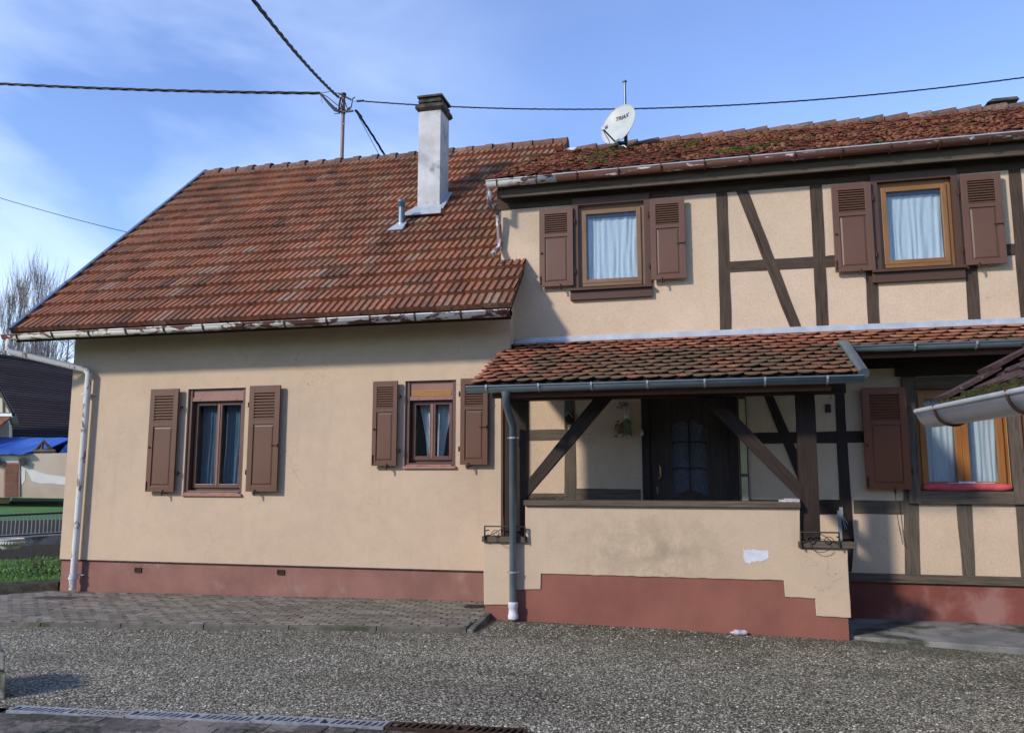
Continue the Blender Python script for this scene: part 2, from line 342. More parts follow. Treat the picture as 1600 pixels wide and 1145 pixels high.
# ================= main planes (metres from the eye, along Y)
YA,YB,YP=10.4,10.65,9.5
def XZ(x,y,D): p=onY(x,y,D); return (p.x,p.z)
def polyZ(pts,D): return [XZ(x,y,D) for x,y in pts]
def zq(ox,oy,s,pts): return [(ox+a/s,oy+b/s) for a,b in pts]
def wall(xs,zs,holes,y0,y1):
    """grid wall with rectangular openings, reveals included"""
    mb=MB(); xs=sorted(set(xs+[h[i] for h in holes for i in (0,1)])); zs=sorted(set(zs+[h[i] for h in holes for i in (2,3)]))
    def solid(i,j):
        if i<0 or j<0 or i>=len(xs)-1 or j>=len(zs)-1: return False
        cx=(xs[i]+xs[i+1])/2; cz=(zs[j]+zs[j+1])/2
        return not any(h[0]<cx<h[1] and h[2]<cz<h[3] for h in holes)
    for i in range(len(xs)-1):
        for j in range(len(zs)-1):
            if not solid(i,j): continue
            a,b,c,d=xs[i],xs[i+1],zs[j],zs[j+1]
            mb.add([(a,y0,c),(b,y0,c),(b,y0,d),(a,y0,d)],[(0,1,2,3)],rn=.5)
            mb.add([(a,y1,c),(b,y1,c),(b,y1,d),(a,y1,d)],[(3,2,1,0)],rn=.5)
            if not solid(i-1,j): mb.add([(a,y0,c),(a,y0,d),(a,y1,d),(a,y1,c)],[(0,1,2,3)],rn=.5)
            if not solid(i+1,j): mb.add([(b,y0,c),(b,y1,c),(b,y1,d),(b,y0,d)],[(0,1,2,3)],rn=.5)
            if not solid(i,j-1): mb.add([(a,y0,c),(a,y1,c),(b,y1,c),(b,y0,c)],[(0,1,2,3)],rn=.5)
            if not solid(i,j+1): mb.add([(a,y0,d),(b,y0,d),(b,y1,d),(a,y1,d)],[(0,1,2,3)],rn=.5)
    return mb
def curtain(x0,x1,z0,z1,y,amp=.018,per=.075,side=None,hem=True):
    mb=MB(); nx=max(24,int((x1-x0)/.012)); nzz=10; V=[];F=[]
    for j in range(nzz+1):
        t=j/nzz; z=z0+(z1-z0)*t
        for i in range(nx+1):
            s=i/nx; a=x0;b=x1
            if side=='L': b=x0+(x1-x0)*(.42+.58*t**1.6)
            if side=='R': a=x1-(x1-x0)*(.42+.58*t**1.6)
            x=a+(b-a)*s
            nn_=noise.noise(Vector((s*5+x0*3,t*1.2,y))); yy=y+amp*math.sin(s*(x1-x0)/per*6.283+5.5*nn_+.6*(1-t))*(.45+.55*(1-t))*(.5+abs(nn_)*2.2)+.014*noise.noise(Vector((s*7,t*2,x1)))
            V.append((x,yy,z))
    for j in range(nzz):
        for i in range(nx): k=j*(nx+1)+i; F.append((k,k+1,k+nx+2,k+nx+1))
    mb.add(V,F,(0,0,1),.5,True); return mb
def frame_mb(x0,x1,z0,z1,w,y0,y1,wb=None,wt=None):
    wb=wb or w; wt=wt or w; mb=MB()
    mb.box(x0,x0+w,y0,y1,z0,z1,(0,0,1)); mb.box(x1-w,x1,y0,y1,z0,z1,(0,0,1))
    mb.box(x0+w,x1-w,y0,y1,z0,z0+wb,(1,0,0)); mb.box(x0+w,x1-w,y0,y1,z1-wt,z1,(1,0,0)); return mb
# ---- hinged louvred shutter: frame + slats + raised panel, with its ironwork
def shutter(parent,x0,x1,z0,z1,y,hinge,mat,th=.034,dz=0.0,louv=(.07,.325)):
    h=z1-z0; w=x1-x0; st=w*.165; mb=MB()
    yf=y-th
    mb.box(x0,x0+st,yf,y,z0,z1,(0,0,1)); mb.box(x1-st,x1,yf,y,z0,z1,(0,0,1))
    zl0=z1-h*louv[1]; zl1=z1-h*louv[0]; zp1=zl0-h*.045; zp0=z0+h*.055
    e=.0004
    mb.box(x0+st-.002,x1-st+.002,y-.007,y-.003,zl0-.002,zl1+.002)
    mb.box(x0+st,x1-st,yf+e,y-e,zl1,z1-e); mb.box(x0+st,x1-st,yf+e,y-e,zp1,zl0); mb.box(x0+st,x1-st,yf+e,y-e,z0+e,zp0)
    n=9; sh=(zl1-zl0)/n
    for i in range(n):
        a=zl0+i*sh
        mb.hexa([(x0+st,yf+.002,a+sh*.12),(x1-st,yf+.002,a+sh*.12),(x1-st,yf+.022,a+sh*.45),(x0+st,yf+.022,a+sh*.45),(x0+st,yf+.002,a+sh*.42),(x1-st,yf+.002,a+sh*.42),(x1-st,yf+.022,a+sh*.85),(x0+st,yf+.022,a+sh*.85)])
    # panel with a bevelled raised field
    mb.box(x0+st,x1-st,yf+.014,y-.006,zp0,zp1,(0,0,1))
    b=.018; X0,X1,Z0,Z1=x0+st+.012,x1-st-.012,zp0+.012,zp1-.012
    mb.add([(X0,yf+.0139,Z0),(X1,yf+.0139,Z0),(X1,yf+.0139,Z1),(X0,yf+.0139,Z1),(X0+b,yf+.006,Z0+b),(X1-b,yf+.006,Z0+b),(X1-b,yf+.006,Z1-b),(X0+b,yf+.006,Z1-b)],
        [(4,5,6,7),(0,1,5,4),(1,2,6,5),(2,3,7,6),(3,0,4,7)],(0,0,1))
    o=build(mb,'shutter',mat,parent,bev=.0025)
    hx=x1 if hinge=='R' else x0; sg=1 if hinge=='R' else -1
    for zz in (z0+h*.18,z0+h*.82):
        q=MB(); q.tube([(hx+sg*.022,y-.008,zz-.035),(hx+sg*.022,y-.008,zz+.035)],.011,8); q.box(min(hx,hx+sg*.03),max(hx,hx+sg*.03),y-.014,y+.004,zz-.012,zz+.012); q.box(min(hx+sg*.014,hx+sg*.03),max(hx+sg*.014,hx+sg*.03),y-.004,y+.055,zz-.01,zz+.01)
        build(q,'hinge',M['iron'],o)
    # closing hook (right leaf) or its keeper (left leaf)
    zz=z0+h*.43
    if hinge=='L':
        q=MB(); ex=x1-.012; q.tube([(ex+.005,yf-.006,zz),(ex-.055,yf-.010,zz+.004),(ex-.085,yf-.010,zz-.004),(ex-.098,yf-.008,zz+.01)],.0055,6); q.tube([(ex,yf-.004,zz-.022),(ex,yf-.012,zz),(ex,yf-.004,zz+.022)],.006,6)
        build(q,'latch_hook',M['iron'],o)
    else:
        q=MB(); q.lathe([(.001,-.014),(.012,-.014),(.016,-.008),(.016,0),(.006,.001)],(x0+.03,yf,zz),10,'y'); q.tube([(x0+.03,yf-.012,zz),(x0+.052,yf-.018,zz-.004)],.005,6); build(q,'latch_keeper',M['iron'],o)
        q=MB(); q.box(x0+.006,x0+.028,yf-.006,yf-.0004,z0+.03,z0+.14); q.tube([(x0+.017,yf-.007,z0+.02),(x0+.017,yf-.010,z0+.15)],.005,6); build(q,'bolt',M['iron'],o)
    # shutter catch below the leaf
    q=MB(); cx=x0+w*(.62 if hinge=='R' else .30); q.tube([(cx,y+.06,z0-.02),(cx,yf-.012,z0-.02)],.007,6); q.tube([(cx-.002,yf-.014,z0-.055),(cx,yf-.016,z0-.02),(cx+.002,yf-.010,z0+.028)],[.012,.010,.007],6); build(q,'shutter_catch',M['iron'],o)
    return o

# ================= LEFT HOUSE
A0,A1=-9.44,-2.554
house=empty('rendered_house',(-6,YA,-1.66),'low beige rendered house with red plinth under a big steep clay tiled roof','house')
zbA=-1.225
W1=(-7.41,-6.467,-.262,1.253); W2=(-4.03,-3.302,.118,1.278)
slA=.93; Yg=9.80; zg=2.085+.05*.93   # roof plane
def zA(y): return zg-.02+slA*(y-Yg)
build(wall([A0,A1],[zbA,zA(YA)-.14],[W1,W2],YA,YA+.32),'wall',M['plA'],house)
# gable ends / back of the body
mb=MB(); gz=lambda y: zA(y)-.29 if y<14.2 else zA(28.4-y)-.29
for x in (A0,A1-.25):
    mb.add([(x,YA+.322,-1.9),(x+.25,YA+.322,-1.9),(x+.25,18,-1.9),(x,18,-1.9),(x,YA+.322,gz(YA+.32)),(x+.25,YA+.322,gz(YA+.32)),(x+.25,14.2,gz(14.2)),(x,14.2,gz(14.2)),(x+.25,18,gz(18)),(x,18,gz(18))],
     [(0,4,7,9,3),(1,2,8,6,5),(4,5,6,7),(7,6,8,9),(0,1,5,4),(3,9,8,2)],rn=.5)
mb.box(A0+.25,A1-.25,17.7,18,-1.9,gz(18))
build(mb,'side_wall',M['plA'],house)
mb=MB(); mb.prism([(A0+.022,-2.0),(A1,-2.0),(A1,zbA-.004),(A0+.022,zbA-.004)],YA+.022,YA+.30)
pl=build(mb,'plinth',M['plinth'],house)
mb=MB(); mb.box(A0-.004,A1,YA-.006,YA+.02,zbA-.012,zbA+.0); build(mb,'drip_edge',M['slab'],house)
for px in (216,439):
    c=onY(px,890 if px==216 else 893.5,YA+.02); q=frame_mb(c.x-.055,c.x+.055,c.z-.035,c.z+.035,.012,YA+.006,YA+.021); q.box(c.x-.043,c.x+.043,YA+.017,YA+.0215,c.z-.023,c.z+.023)
    for k in range(4): q.box(c.x-.04,c.x+.04,YA+.010,YA+.017,c.z-.019+k*.011,c.z-.013+k*.011)
    build(q,'air_vent',M['iron'],house)
# inner dark room shell so that windows look into a room
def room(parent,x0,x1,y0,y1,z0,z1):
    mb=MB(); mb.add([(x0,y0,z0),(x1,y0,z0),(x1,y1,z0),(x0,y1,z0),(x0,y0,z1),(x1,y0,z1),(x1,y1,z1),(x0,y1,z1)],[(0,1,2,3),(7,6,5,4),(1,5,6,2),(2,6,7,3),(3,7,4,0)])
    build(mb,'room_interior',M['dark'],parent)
room(house,A0+.3,A1-.3,YA+.325,YA+3,-1.2,1.9)
def pvc_window(W,boxh,slat,curt):
    x0,x1,z0,z1=W; yf=YA+.13
    # painted reveal lining and shutter box
    wnd=build(frame_mb(x0+.001,x1-.001,z0+.001,z1-.001,.055,YA+.03,YA+.20,wb=.045,wt=.01),'window',M['pvc'],house,bev=.003)
    q=MB(); q.box(x0+.056,x1-.056,YA+.05,YA+.21,z1-boxh,z1-.012); q.box(x0+.056,x1-.056,YA+.035,YA+.075,z1-boxh-.055,z1-boxh-.0); 
    for xx in (x0+.17,x1-.17): q.box(xx-.018,xx+.018,YA+.030,YA+.036,z1-boxh-.040,z1-boxh-.022)
    build(q,'roller_shutter_box',M['pvcL'],wnd,bev=.002)
    if slat:
        q=MB()
        for k in range(3): q.box(x0+.085,x1-.085,YA+.052+.002*k,YA+.07,z1-boxh-.0+.004-.052*0+k*.026-.0,z1-boxh+.026+k*.026)
        # slats hang just under the box
        q=MB(); 
        for k in range(3): q.box(x0+.08,x1-.08,YA+.044,YA+.049,z1-boxh+.004+k*.026,z1-boxh+.027+k*.026)
        build(q,'roller_slat',M['yslat'],wnd,bev=.002)
    a0,a1=x0+.057,x1-.057; zt=z1-boxh-.05; zb=z0+.05; mid=(a0+a1)/2
    build(frame_mb(a0,a1,zb,zt,.03,YA+.12,YA+.17),'inner_frame',M['pvc'],wnd,bev=.003)
    for s,(u0,u1) in enumerate(((a0+.024,mid+.004),(mid+.0045,a1-.024))):
        sh=build(frame_mb(u0,u1,zb+.035,zt-.02,.042,YA+.095-.004*s,YA+.15,wb=.055),'sash',M['pvc'],wnd,bev=.004)
    q=MB(); q.box(mid-.014,mid+.014,YA+.083,YA+.092,zb+.06,zt-.05,(0,0,1)); build(q,'mullion_cover',M['pvcL'],wnd,bev=.003)
    for s,(u0,u1) in enumerate(((a0+.066,mid-.038),(mid+.046,a1-.066))):
        q=MB(); q.box(u0-.008,u1+.008,YA+.118,YA+.126,zb+.088,zt-.060); build(q,'pane',M['glass'],wnd)
        if curt=='full': c=curtain(u0-.02,u1+.02,zb+.05,zt,YA+.24,.02,.07)
        else: c=curtain(u0-.02,u1+.02,zb+.05,zt,YA+.24,.014,.06,'R' if s==0 else 'L')
        build(c,'curtain',M['laceD' if curt=='full' else 'lace'],wnd)
    q=MB(); q.hexa([(x0-.012,YA-.035,z0-.03),(x1+.012,YA-.035,z0-.03),(x1+.012,YA+.12,z0-.03),(x0-.012,YA+.12,z0-.03),(x0-.012,YA-.035,z0+.0),(x1+.012,YA-.035,z0+.0),(x1+.012,YA+.12,z0+.018),(x0-.012,YA+.12,z0+.018)])
    q.box(x0+.03,x1-.05,YA-.015,YA+.03,z0+.004,z0+.022)
    build(q,'sill',M['sill'],wnd,bev=.004)
    return wnd
pvc_window(W1,.125,False,'full').__setitem__('label','wider ground floor window with net curtains')
pvc_window(W2,.21,True,'side').__setitem__('label','narrower window with yellow roller slat and tied curtains')
def sh_px(parent,tl,tr,bl,br,D,hinge,mat):
    y=D-.055; P=[onY(*q,y-.017) for q in (tl,tr,bl,br)]
    return shutter(parent,(P[0].x+P[2].x)/2,(P[1].x+P[3].x)/2,(P[2].z+P[3].z)/2,(P[0].z+P[1].z)/2,y,hinge,mat)
sh_px(house,(237.7,608.6),(282.8,606.5),(226.8,767.5),(269.2,768.6),YA,'R',M['shut'])
sh_px(house,(391.2,603),(439.6,601.5),(384.5,767.5),(432.2,767.9),YA,'L',M['shut'])
sh_px(house,(584,596.5),(622.5,594.5),(580.5,727),(618.5,728),YA,'R',M['shut'])
sh_px(house,(720.3,591.5),(763,590.5),(719,725.2),(761.5,726),YA,'L',M['shut'])

# ---- roof of the left house
RX0,RX1=-10.0,-2.39
ca,sa=math.cos(math.atan(slA)),math.sin(math.atan(slA))
def RA(x,v,h): # along slope v, height above plane h
    return Vector((x,Yg+v*ca-h*sa,zg+v*sa+h*ca-max(0,v)/5.9*(.045+.085*(x+10)/7.6)))
SL=(14.2-Yg)/ca
mb=MB() # roof slab
def slab(mb,x0,x1,v0,v1,h0,h1,fn):
    P=[fn(x,v,h) for h in (h0,h1) for (x,v) in ((x0,v0),(x1,v0),(x1,v1),(x0,v1))]
    mb.hexa(P,(1,0,0))
slab(mb,RX0+.03,RX1-.03,.02,SL,-.11,-.035,RA)
roofA=build(mb,'roof',M['soffit'],house)
mb=MB(); # back slope
mb.hexa([(RX0,14.2,zg+SL*sa-.12),(RX1,14.2,zg+SL*sa-.12),(RX1,18.7,zg+SL*sa-.12-4.5*slA),(RX0,18.7,zg+SL*sa-.12-4.5*slA),(RX0,14.2,zg+SL*sa-.02),(RX1,14.2,zg+SL*sa-.02),(RX1,18.7,zg+SL*sa-.02-4.5*slA),(RX0,18.7,zg+SL*sa-.02-4.5*slA)])
build(mb,'rear_slope',M['tileA'],roofA)
mb=MB(); g_=SL/18; tw=.2095
prof=[(.0,.0),(.04,.014),(.08,.022),(.17,.019),(.30,.019),(.36,.022),(.40,.014),(.43,.002),(.50,.002),(.54,.014),(.58,.022),(.67,.019),(.80,.019),(.86,.022),(.90,.012),(.94,.0),(1.0,.0)]
for j in range(18):
    off=0 if j%2 else tw*.5
    x=RX0+.015-off
    while x<RX1-.005:
        xa=x; x+=tw
        ends=(max(xa,RX0+.015),min(x,RX1))
        if ends[1]-ends[0]<.03: continue
        jx=random.uniform(-.003,.003); jh=random.uniform(-.004,.005); jt=random.uniform(-.003,.003); jv=random.uniform(-.008,.006)
        v0=j*g_-.035+jv; v1=(j+1)*g_+.0
        # skip tiles buried inside the taller half-timbered house's wall
        pr=[(xa+a*tw+jx,h) for a,h in prof]; pr=[(min(max(a,ends[0]),ends[1]),h) for a,h in pr]
        V=[RA(a,v0,h*1.55+(.058 if j else .036)+jh+jt*(k-8)/8) for k,(a,h) in enumerate(pr)]+[RA(a,v1,h*1.3+.002+jh*.5) for a,h in pr]+[RA(a,v0+.004,-.012+jh) for a,h in pr]
        n=len(pr); F=[(k,k+1,n+k+1,n+k) for k in range(n-1)]+[(2*n+k,2*n+k+1,k+1,k) for k in range(n-1)]
        F+=[(0,n,2*n),(n-1,3*n-1,2*n-1)]
        ym=(V[0].y+V[n].y)/2
        if ym>YB+.06 and ends[0]>-2.72: 
            if RA(xa,v0,0).z< 4.02+.497*(ym-10.35)-.1: continue
        mb.add(V,F,(0,1,0),rn=min(1,max(0,random.gauss(.50,.17))))
build(mb,'roof_tiles',M['tileA'],roofA)
# ridge: alternating caps
mb=MB(); x=RX0+.0; zr=zg+SL*sa+.0; k=0
def halfround(mb,x0,x1,y,z,r0,r1,n=9,th=.018,z1=None):
    V=[];z1=z if z1 is None else z1
    for (xx,rr,zz) in ((x0,r0,z),(x1,r1,z1)):
        for q in (rr,rr-th):
            for i in range(n+1):
                a=math.pi*(-.08+1.16*i/n); V.append((xx,y-q*math.cos(a)*1.15,zz+q*math.sin(a)))
    m=n+1; F=[]
    for i in range(n):
        F+=[(i,i+1,2*m+i+1,2*m+i),(m+i+1,m+i,3*m+i,3*m+i+1),(i+1,i,m+i,m+i+1),(2*m+i,2*m+i+1,3*m+i+1,3*m+i)]
    F+=[(0,2*m,3*m,m),(m-1,2*m-1,4*m-1,3*m-1)]
    mb.add(V,F,(1,0,0),rn=random.random(),sm=False)
while x<RX1-.02:
    l=.385; dz=random.uniform(-.008,.008)
    dz-=.045+.085*(x+10)/7.6; halfround(mb,x,min(x+l-.06,RX1+.0),14.2,zr-.045+dz,.105,.118); 
    halfround(mb,x+l-.10,min(x+l+.035,RX1+.01),14.2,zr-.045+dz,.132,.136); x+=l
build(mb,'ridge_tiles',M['ridge'],roofA)
# metal verge
mb=MB(); P=[RA(RX0-.0,v,h) for v,h in ((-.05,-.16),(SL+.05,-.16),(SL+.05,.085),(-.05,.085))]
V=P+[p+Vector((.016,0,0)) for p in P]; mb.add(V,[(0,1,2,3),(7,6,5,4),(0,4,5,1),(1,5,6,2),(2,6,7,3),(3,7,4,0)],(0,1,0))
P=[RA(RX0+.017,v,h) for v,h in ((-.05,.067),(SL+.05,.067),(SL+.05,.085),(-.05,.085))]; V=P+[p+Vector((.045,0,0)) for p in P]; mb.add(V,[(0,1,2,3),(7,6,5,4),(0,4,5,1),(1,5,6,2),(2,6,7,3),(3,7,4,0)],(0,1,0))
build(mb,'verge_flashing',M['bluefl'],roofA)
# ---- gutters
def gutter(mb,p,q,r=.07,th=.004,n=10,out=None,bead=.011):
    """half-round gutter from p to q (centre of the rim line); 'out' = horizontal outward direction of the front rim"""
    p=Vector(p);q=Vector(q);a=(q-p).normalized(); o=Vector(out); o=(o-a*o.dot(a)).normalized(); u=Vector((0,0,1))
    V=[];m=n+1
    for c in (p,q):
        for rr in (r,r-th):
            for i in range(m):
                t=math.pi*i/n; V.append(c+o*(math.cos(t)*rr)-u*(math.sin(t)*rr))
    F=[]
    for i in range(n): F+=[(i,i+1,2*m+i+1,2*m+i),(m+i+1,m+i,3*m+i,3*m+i+1),(i+1,i,m+i,m+i+1),(2*m+i,2*m+i+1,3*m+i+1,3*m+i)]
    mb.add(V,F,a,.5,True)
    if bead: mb.tube([p+o*(r)+u*.003,q+o*(r)+u*.003],bead,8,rn=.5)
def endcap(mb,p,r,out,n=10):
    p=Vector(p);o=Vector(out); V=[p+o*(math.cos(math.pi*i/n)*r)-Vector((0,0,1))*(math.sin(math.pi*i/n)*r) for i in range(n+1)]
    mb.add(V,[tuple(range(n+1)),tuple(reversed(range(n+1)))],(1,0,0),.5)
def bracket(mb,c,r,out,w=.012,n=10):
    c=Vector(c);o=Vector(out);ax=Vector((0,0,1)).cross(o)
    V=[]
    for s in (-1,1):
        for rr in (r+.001,r+.006):
            for i in range(n+1):
                t=math.pi*i/n; V.append(c+ax*s*w+o*(math.cos(t)*rr)-Vector((0,0,1))*(math.sin(t)*rr))
    m=n+1;F=[]
    for i in range(n): F+=[(m+i,m+i+1,3*m+i+1,3*m+i),(i,i+1,m+i+1,m+i),(2*m+i+1,2*m+i,3*m+i,3*m+i+1)]
    mb.add(V,F,o,.5); mb.box(c.x+o.x*r-w,c.x+o.x*r+w,c.y+o.y*r-.014,c.y+o.y*r+.012,c.z-.02,c.z+.016) if abs(o.y)>.9 else None
gyA=Yg-.02; zgA=2.055
mb=MB(); gutter(mb,(RX0-.12,gyA,zgA-.005),(RX1-.0,gyA,zgA+.0),.072,out=(0,-1,0)); endcap(mb,(RX0-.12,gyA,zgA-.005),.072,(0,-1,0)); endcap(mb,(RX1,gyA,zgA),.072,(0,-1,0))
gA=build(mb,'gutter',M['gutA'],house)
x=RX0+.15
while x<RX1:
    mb=MB(); bracket(mb,(x,gyA,zgA-.003),.072,(0,-1,0)); x+=.62; build(mb,'gutter_bracket',M['iron'],gA)
mb=MB(); mb.box(RX0+.02,RX1-.02,Yg+.056,Yg+.078,1.965,2.11); build(mb,'light_stop_board',M['soffit'],house)  # added board, stops sun slipping between gutter and roof slab
# downpipe at the left corner
pts=[(RX0-.03,gyA,zgA-.05),(RX0-.03,gyA,zgA-.25)]
e1=Vector(pts[-1]); xw=onY(139,580,YA-.09)
bot=onY(113,921,YA-.09)
pts=[pts[0],(RX0-.03,gyA,zgA-.20),(e1.x+.04,e1.y+.02,e1.z+.0),(xw.x-.06,xw.y-.01,xw.z+.03),(xw.x+.0,xw.y,xw.z-.03),(bot.x,bot.y,bot.z)]
mb=MB(); mb.tube(pts,.048,14,rn=.5)
dpA=build(mb,'downpipe',M['pipeW'],house)
for zz in (xw.z-.35,-1.44):
    mb=MB(); mb.tube([(bot.x,YA-.09,zz-.012),(bot.x,YA-.09,zz+.012)],.056,14); mb.box(bot.x+.0,bot.x+.12,YA-.05,YA+.0,zz-.008,zz+.008); build(mb,'pipe_clamp',M['pvcgrey'],dpA)
mb=MB(); mb.tube([(bot.x,YA-.09,-1.50),(bot.x,YA-.09,-1.46)],.064,14)
build(mb,'pipe_collar',M['pvcgrey'],dpA)

# ---- chimney on the left house
def roofhit(x,y): return onPl(x,y,RA(0,0,.03),(0,-sa,ca))
c=roofhit(669,325); cx0,cx1=onY(652,325,c.y).x,onY(687,325,c.y).x; ztop=onY(669,172,c.y).z
mb=MB(); mb.box(cx0,cx1,c.y,c.y+.44,c.z-.5,ztop,(0,0,1))
ch=build(mb,'chimney',M['chim'],house,bev=.008)
mb=MB(); a=cx0;b=cx1;y0=c.y;y1=c.y+.44
zt=ztop
mb.hexa([(a-.05,y0-.05,zt+.03),(b+.05,y0-.05,zt+.03),(b+.05,y1+.05,zt+.03),(a-.05,y1+.05,zt+.03),(a-.045,y0-.045,zt+.085),(b+.045,y0-.045,zt+.085),(b+.045,y1+.045,zt+.085),(a-.045,y1+.045,zt+.085)])
mb.hexa([(a-.005,y0-.005,zt-.02),(b+.005,y0-.005,zt-.02),(b+.005,y1+.005,zt-.02),(a-.005,y1+.005,zt-.02),(a-.05,y0-.05,zt+.028),(b+.05,y0-.05,zt+.028),(b+.05,y1+.05,zt+.028),(a-.05,y1+.05,zt+.028)])
for i,(zz,o) in enumerate(((zt+.09,.0),(zt+.135,.02),(zt+.18,.0),(zt+.22,.035))): mb.box(a-o+.01,b+o-.01,y0-o+.01,y1+o-.01,zz,zz+.036)
build(mb,'chimney_cap',M['slab'],ch,bev=.004)
mb=MB() # lead/zinc skirt
def onroof(x,v_y,h): # point above roof at world x, y
    v=(v_y-Yg)/ca; return RA(x,v,h)
zz=c.z
mb.box(a-.012,b+.012,y0-.012,y0-.002,zz-.16,zz+.0)
P=[RA(xx,vv,hh) for hh in (.095,.105) for xx,vv in ((a-.20,(y0-Yg)/ca-.24),(b+.10,(y0-Yg)/ca-.24),(b+.03,(y0-Yg)/ca+.10),(a-.03,(y0-Yg)/ca+.10))]; mb.hexa(P)
P=[RA(xx,vv,hh) for hh in (.085,.10) for xx,vv in ((b+.0,(y0-Yg)/ca),(b+.09,(y0-Yg)/ca-.05),(b+.09,(y1-Yg)/ca),(b+.0,(y1-Yg)/ca))]; mb.hexa(P)
build(mb,'chimney_flashing',M['zincL'],ch)
c=roofhit(626,354); 
zt=onY(626,314,c.y).z
mb=MB(); mb.tube([(c.x,c.y+.03,c.z-.2),(c.x,c.y+.03,zt-.03)],.052,14); mb.lathe([(.052,-.10),(.060,-.095),(.060,-.03),(.07,-.02),(.072,.0),(.05,.028),(.0,.04)],(c.x,c.y+.03,zt),14)
vp=build(mb,'vent_pipe',M['zinc'],house)
mb=MB(); v_=(c.y-Yg)/ca; P=[RA(xx,vv,hh) for hh in (.09,.102) for xx,vv in ((c.x-.17,v_-.13),(c.x+.09,v_-.13),(c.x+.09,v_+.14),(c.x-.06,v_+.14))]; mb.hexa(P); mb.tube([(c.x,c.y+.03,c.z-.05),(c.x,c.y+.03,c.z+.06)],[.085,.054],12)
build(mb,'vent_flashing',M['zincL'],vp)

# ================= RIGHT HOUSE (half-timbered)
B=empty('half_timbered_house',(2,YB,-1.7),'peach half-timbered house with mossy tiled roof and a roofed porch before its door','house')
B0,B1=-2.745,7.0
def op(x0,y0,x1,y1,D=YB):
    a=onY(x0,y0,D);b=onY(x1,y1,D); return (a.x,b.x,b.z,a.z)
W3=op(903.5,323,1009,446.5); W4=op(1369,287,1494,417); W5=(onY(1433,700,YB).x,onY(1577,700,YB).x,onY(1500,767,YB).z,onY(1430,608,YB).z)
DR=(onY(1003,700,YB).x,onY(1153,700,YB).x,-1.05,onY(1003,612,YB).z+.02)
zbB=-1.235
build(wall([B0,B1],[zbB,4.02],[W3,W4,W5,DR],YB,YB+.30),'wall',M['plB'],B)
mb=MB(); 
for x in (B0,B1-.25):
    mb.add([(x,YB+.302,-1.9),(x+.25,YB+.302,-1.9),(x+.25,18,-1.9),(x,18,-1.9),(x,YB+.302,3.9),(x+.25,YB+.302,3.9),(x+.25,14.1,5.7),(x,14.1,5.7),(x+.25,18,3.8),(x,18,3.8)],[(0,4,7,9,3),(1,2,8,6,5),(4,5,6,7),(7,6,8,9),(0,1,5,4),(3,9,8,2)],rn=.5)
mb.box(B0+.25,B1-.25,17.7,18,-1.9,3.8); build(mb,'side_wall',M['plB'],B)
mb=MB(); mb.box(B0+.01,B1,YB+.025,YB+.30,-2.0,zbB-.012); build(mb,'plinth',M['plinthB'],B)
room(B,B0+.3,B1-.3,YB+.305,YB+3.4,-1.05,1.7); room(B,B0+.3,B1-.3,YB+.305,YB+3.4,2.2,3.9)
def timber(pts,D=YB,proud=.010,mat='timber',wob=.0035,parent=None,depth=.05,name='timber'):
    # pts: quad A1,A2 (one end) B1,B2 (other end): sides A1-B1 and A2-B2
    P=[Vector((*XZ(x,y,D),0)) for x,y in pts]
    n=max(4,int((P[0]-P[2]).length/.12)); s1=[];s2=[]
    k=random.random()*50
    for i in range(n+1):
        t=i/n; a=P[0].lerp(P[2],t); b=P[1].lerp(P[3],t); d=(b-a).normalized()
        a=a+d*wob*2*noise.noise(Vector((k,t*n*.35,0))); b=b+d*wob*2*noise.noise(Vector((k+9,t*n*.35,3)))
        s1.append(a);s2.append(b)
    V=[];m=n+1; y0=D-proud;y1=D+depth
    for yy in (y0,y1): 
        V+= [(p.x,yy,p.y) for p in s1]+[(p.x,yy,p.y) for p in s2]
    F=[]
    for i in range(n): F+=[(i,i+1,m+i+1,m+i),(2*m+i+1,2*m+i,3*m+i,3*m+i+1),(i,2*m+i,2*m+i+1,i+1),(m+i+1,3*m+i+1,3*m+i,m+i)]
    F+=[(0,m,3*m,2*m),(n,2*m+n,3*m+n,m+n)]
    al=(P[2]-P[0]); al=Vector((al.x,0,al.y)).normalized()
    mb=MB(); mb.add(V,F,al)
    # make normals consistent outward
    o=build(mb,name,M[mat],parent or B,bev=0)
    bm=bmesh.new(); bm.from_mesh(o.data); bmesh.ops.recalc_face_normals(bm,faces=bm.faces); bm.to_mesh(o.data); bm.free()
    return o
Z4=lambda *p: zq(1080,140,2.8615,p)
random.seed(11)
timber(Z4((110,400),(158,396),(130,1075),(180,1072)))
timber(Z4((545,748),(545,797),(172,770),(175,817)),proud=.008)
timber(Z4((188,420),(238,416),(440,1062),(490,1056)),proud=.0105)
timber(Z4((528,390),(580,385),(560,1056),(614,1054)))
timber(Z4((645,741),(645,791),(600,745),(603,795)),proud=.008)
timber(Z4((778,790),(830,790),(790,1048),(840,1046)))
timber(Z4((1224,780),(1276,780),(1238,1034),(1292,1032)))
timber(Z4((1414,320),(1466,320),(1472,1020),(1522,1018)))
timber(Z4((1445,690),(1445,740),(1380,694),(1380,744)),proud=.008)
# wall plate under the eave, in lengths between the window casings
lo=lambda x: 3.44*YB/10
zpl=onY(1120,302,YB).z
mb=MB(); mb.box(B0-.06,B1,YB-.016,YB+.06,zpl,zpl+.24); build(mb,'wall_plate',M['timber'],B)
mb=MB(); mb.box(B0-.03,B1,YB-.12,YB-.017,zpl+.17,zpl+.235); build(mb,'joist_ledge',M['timberD'],B)
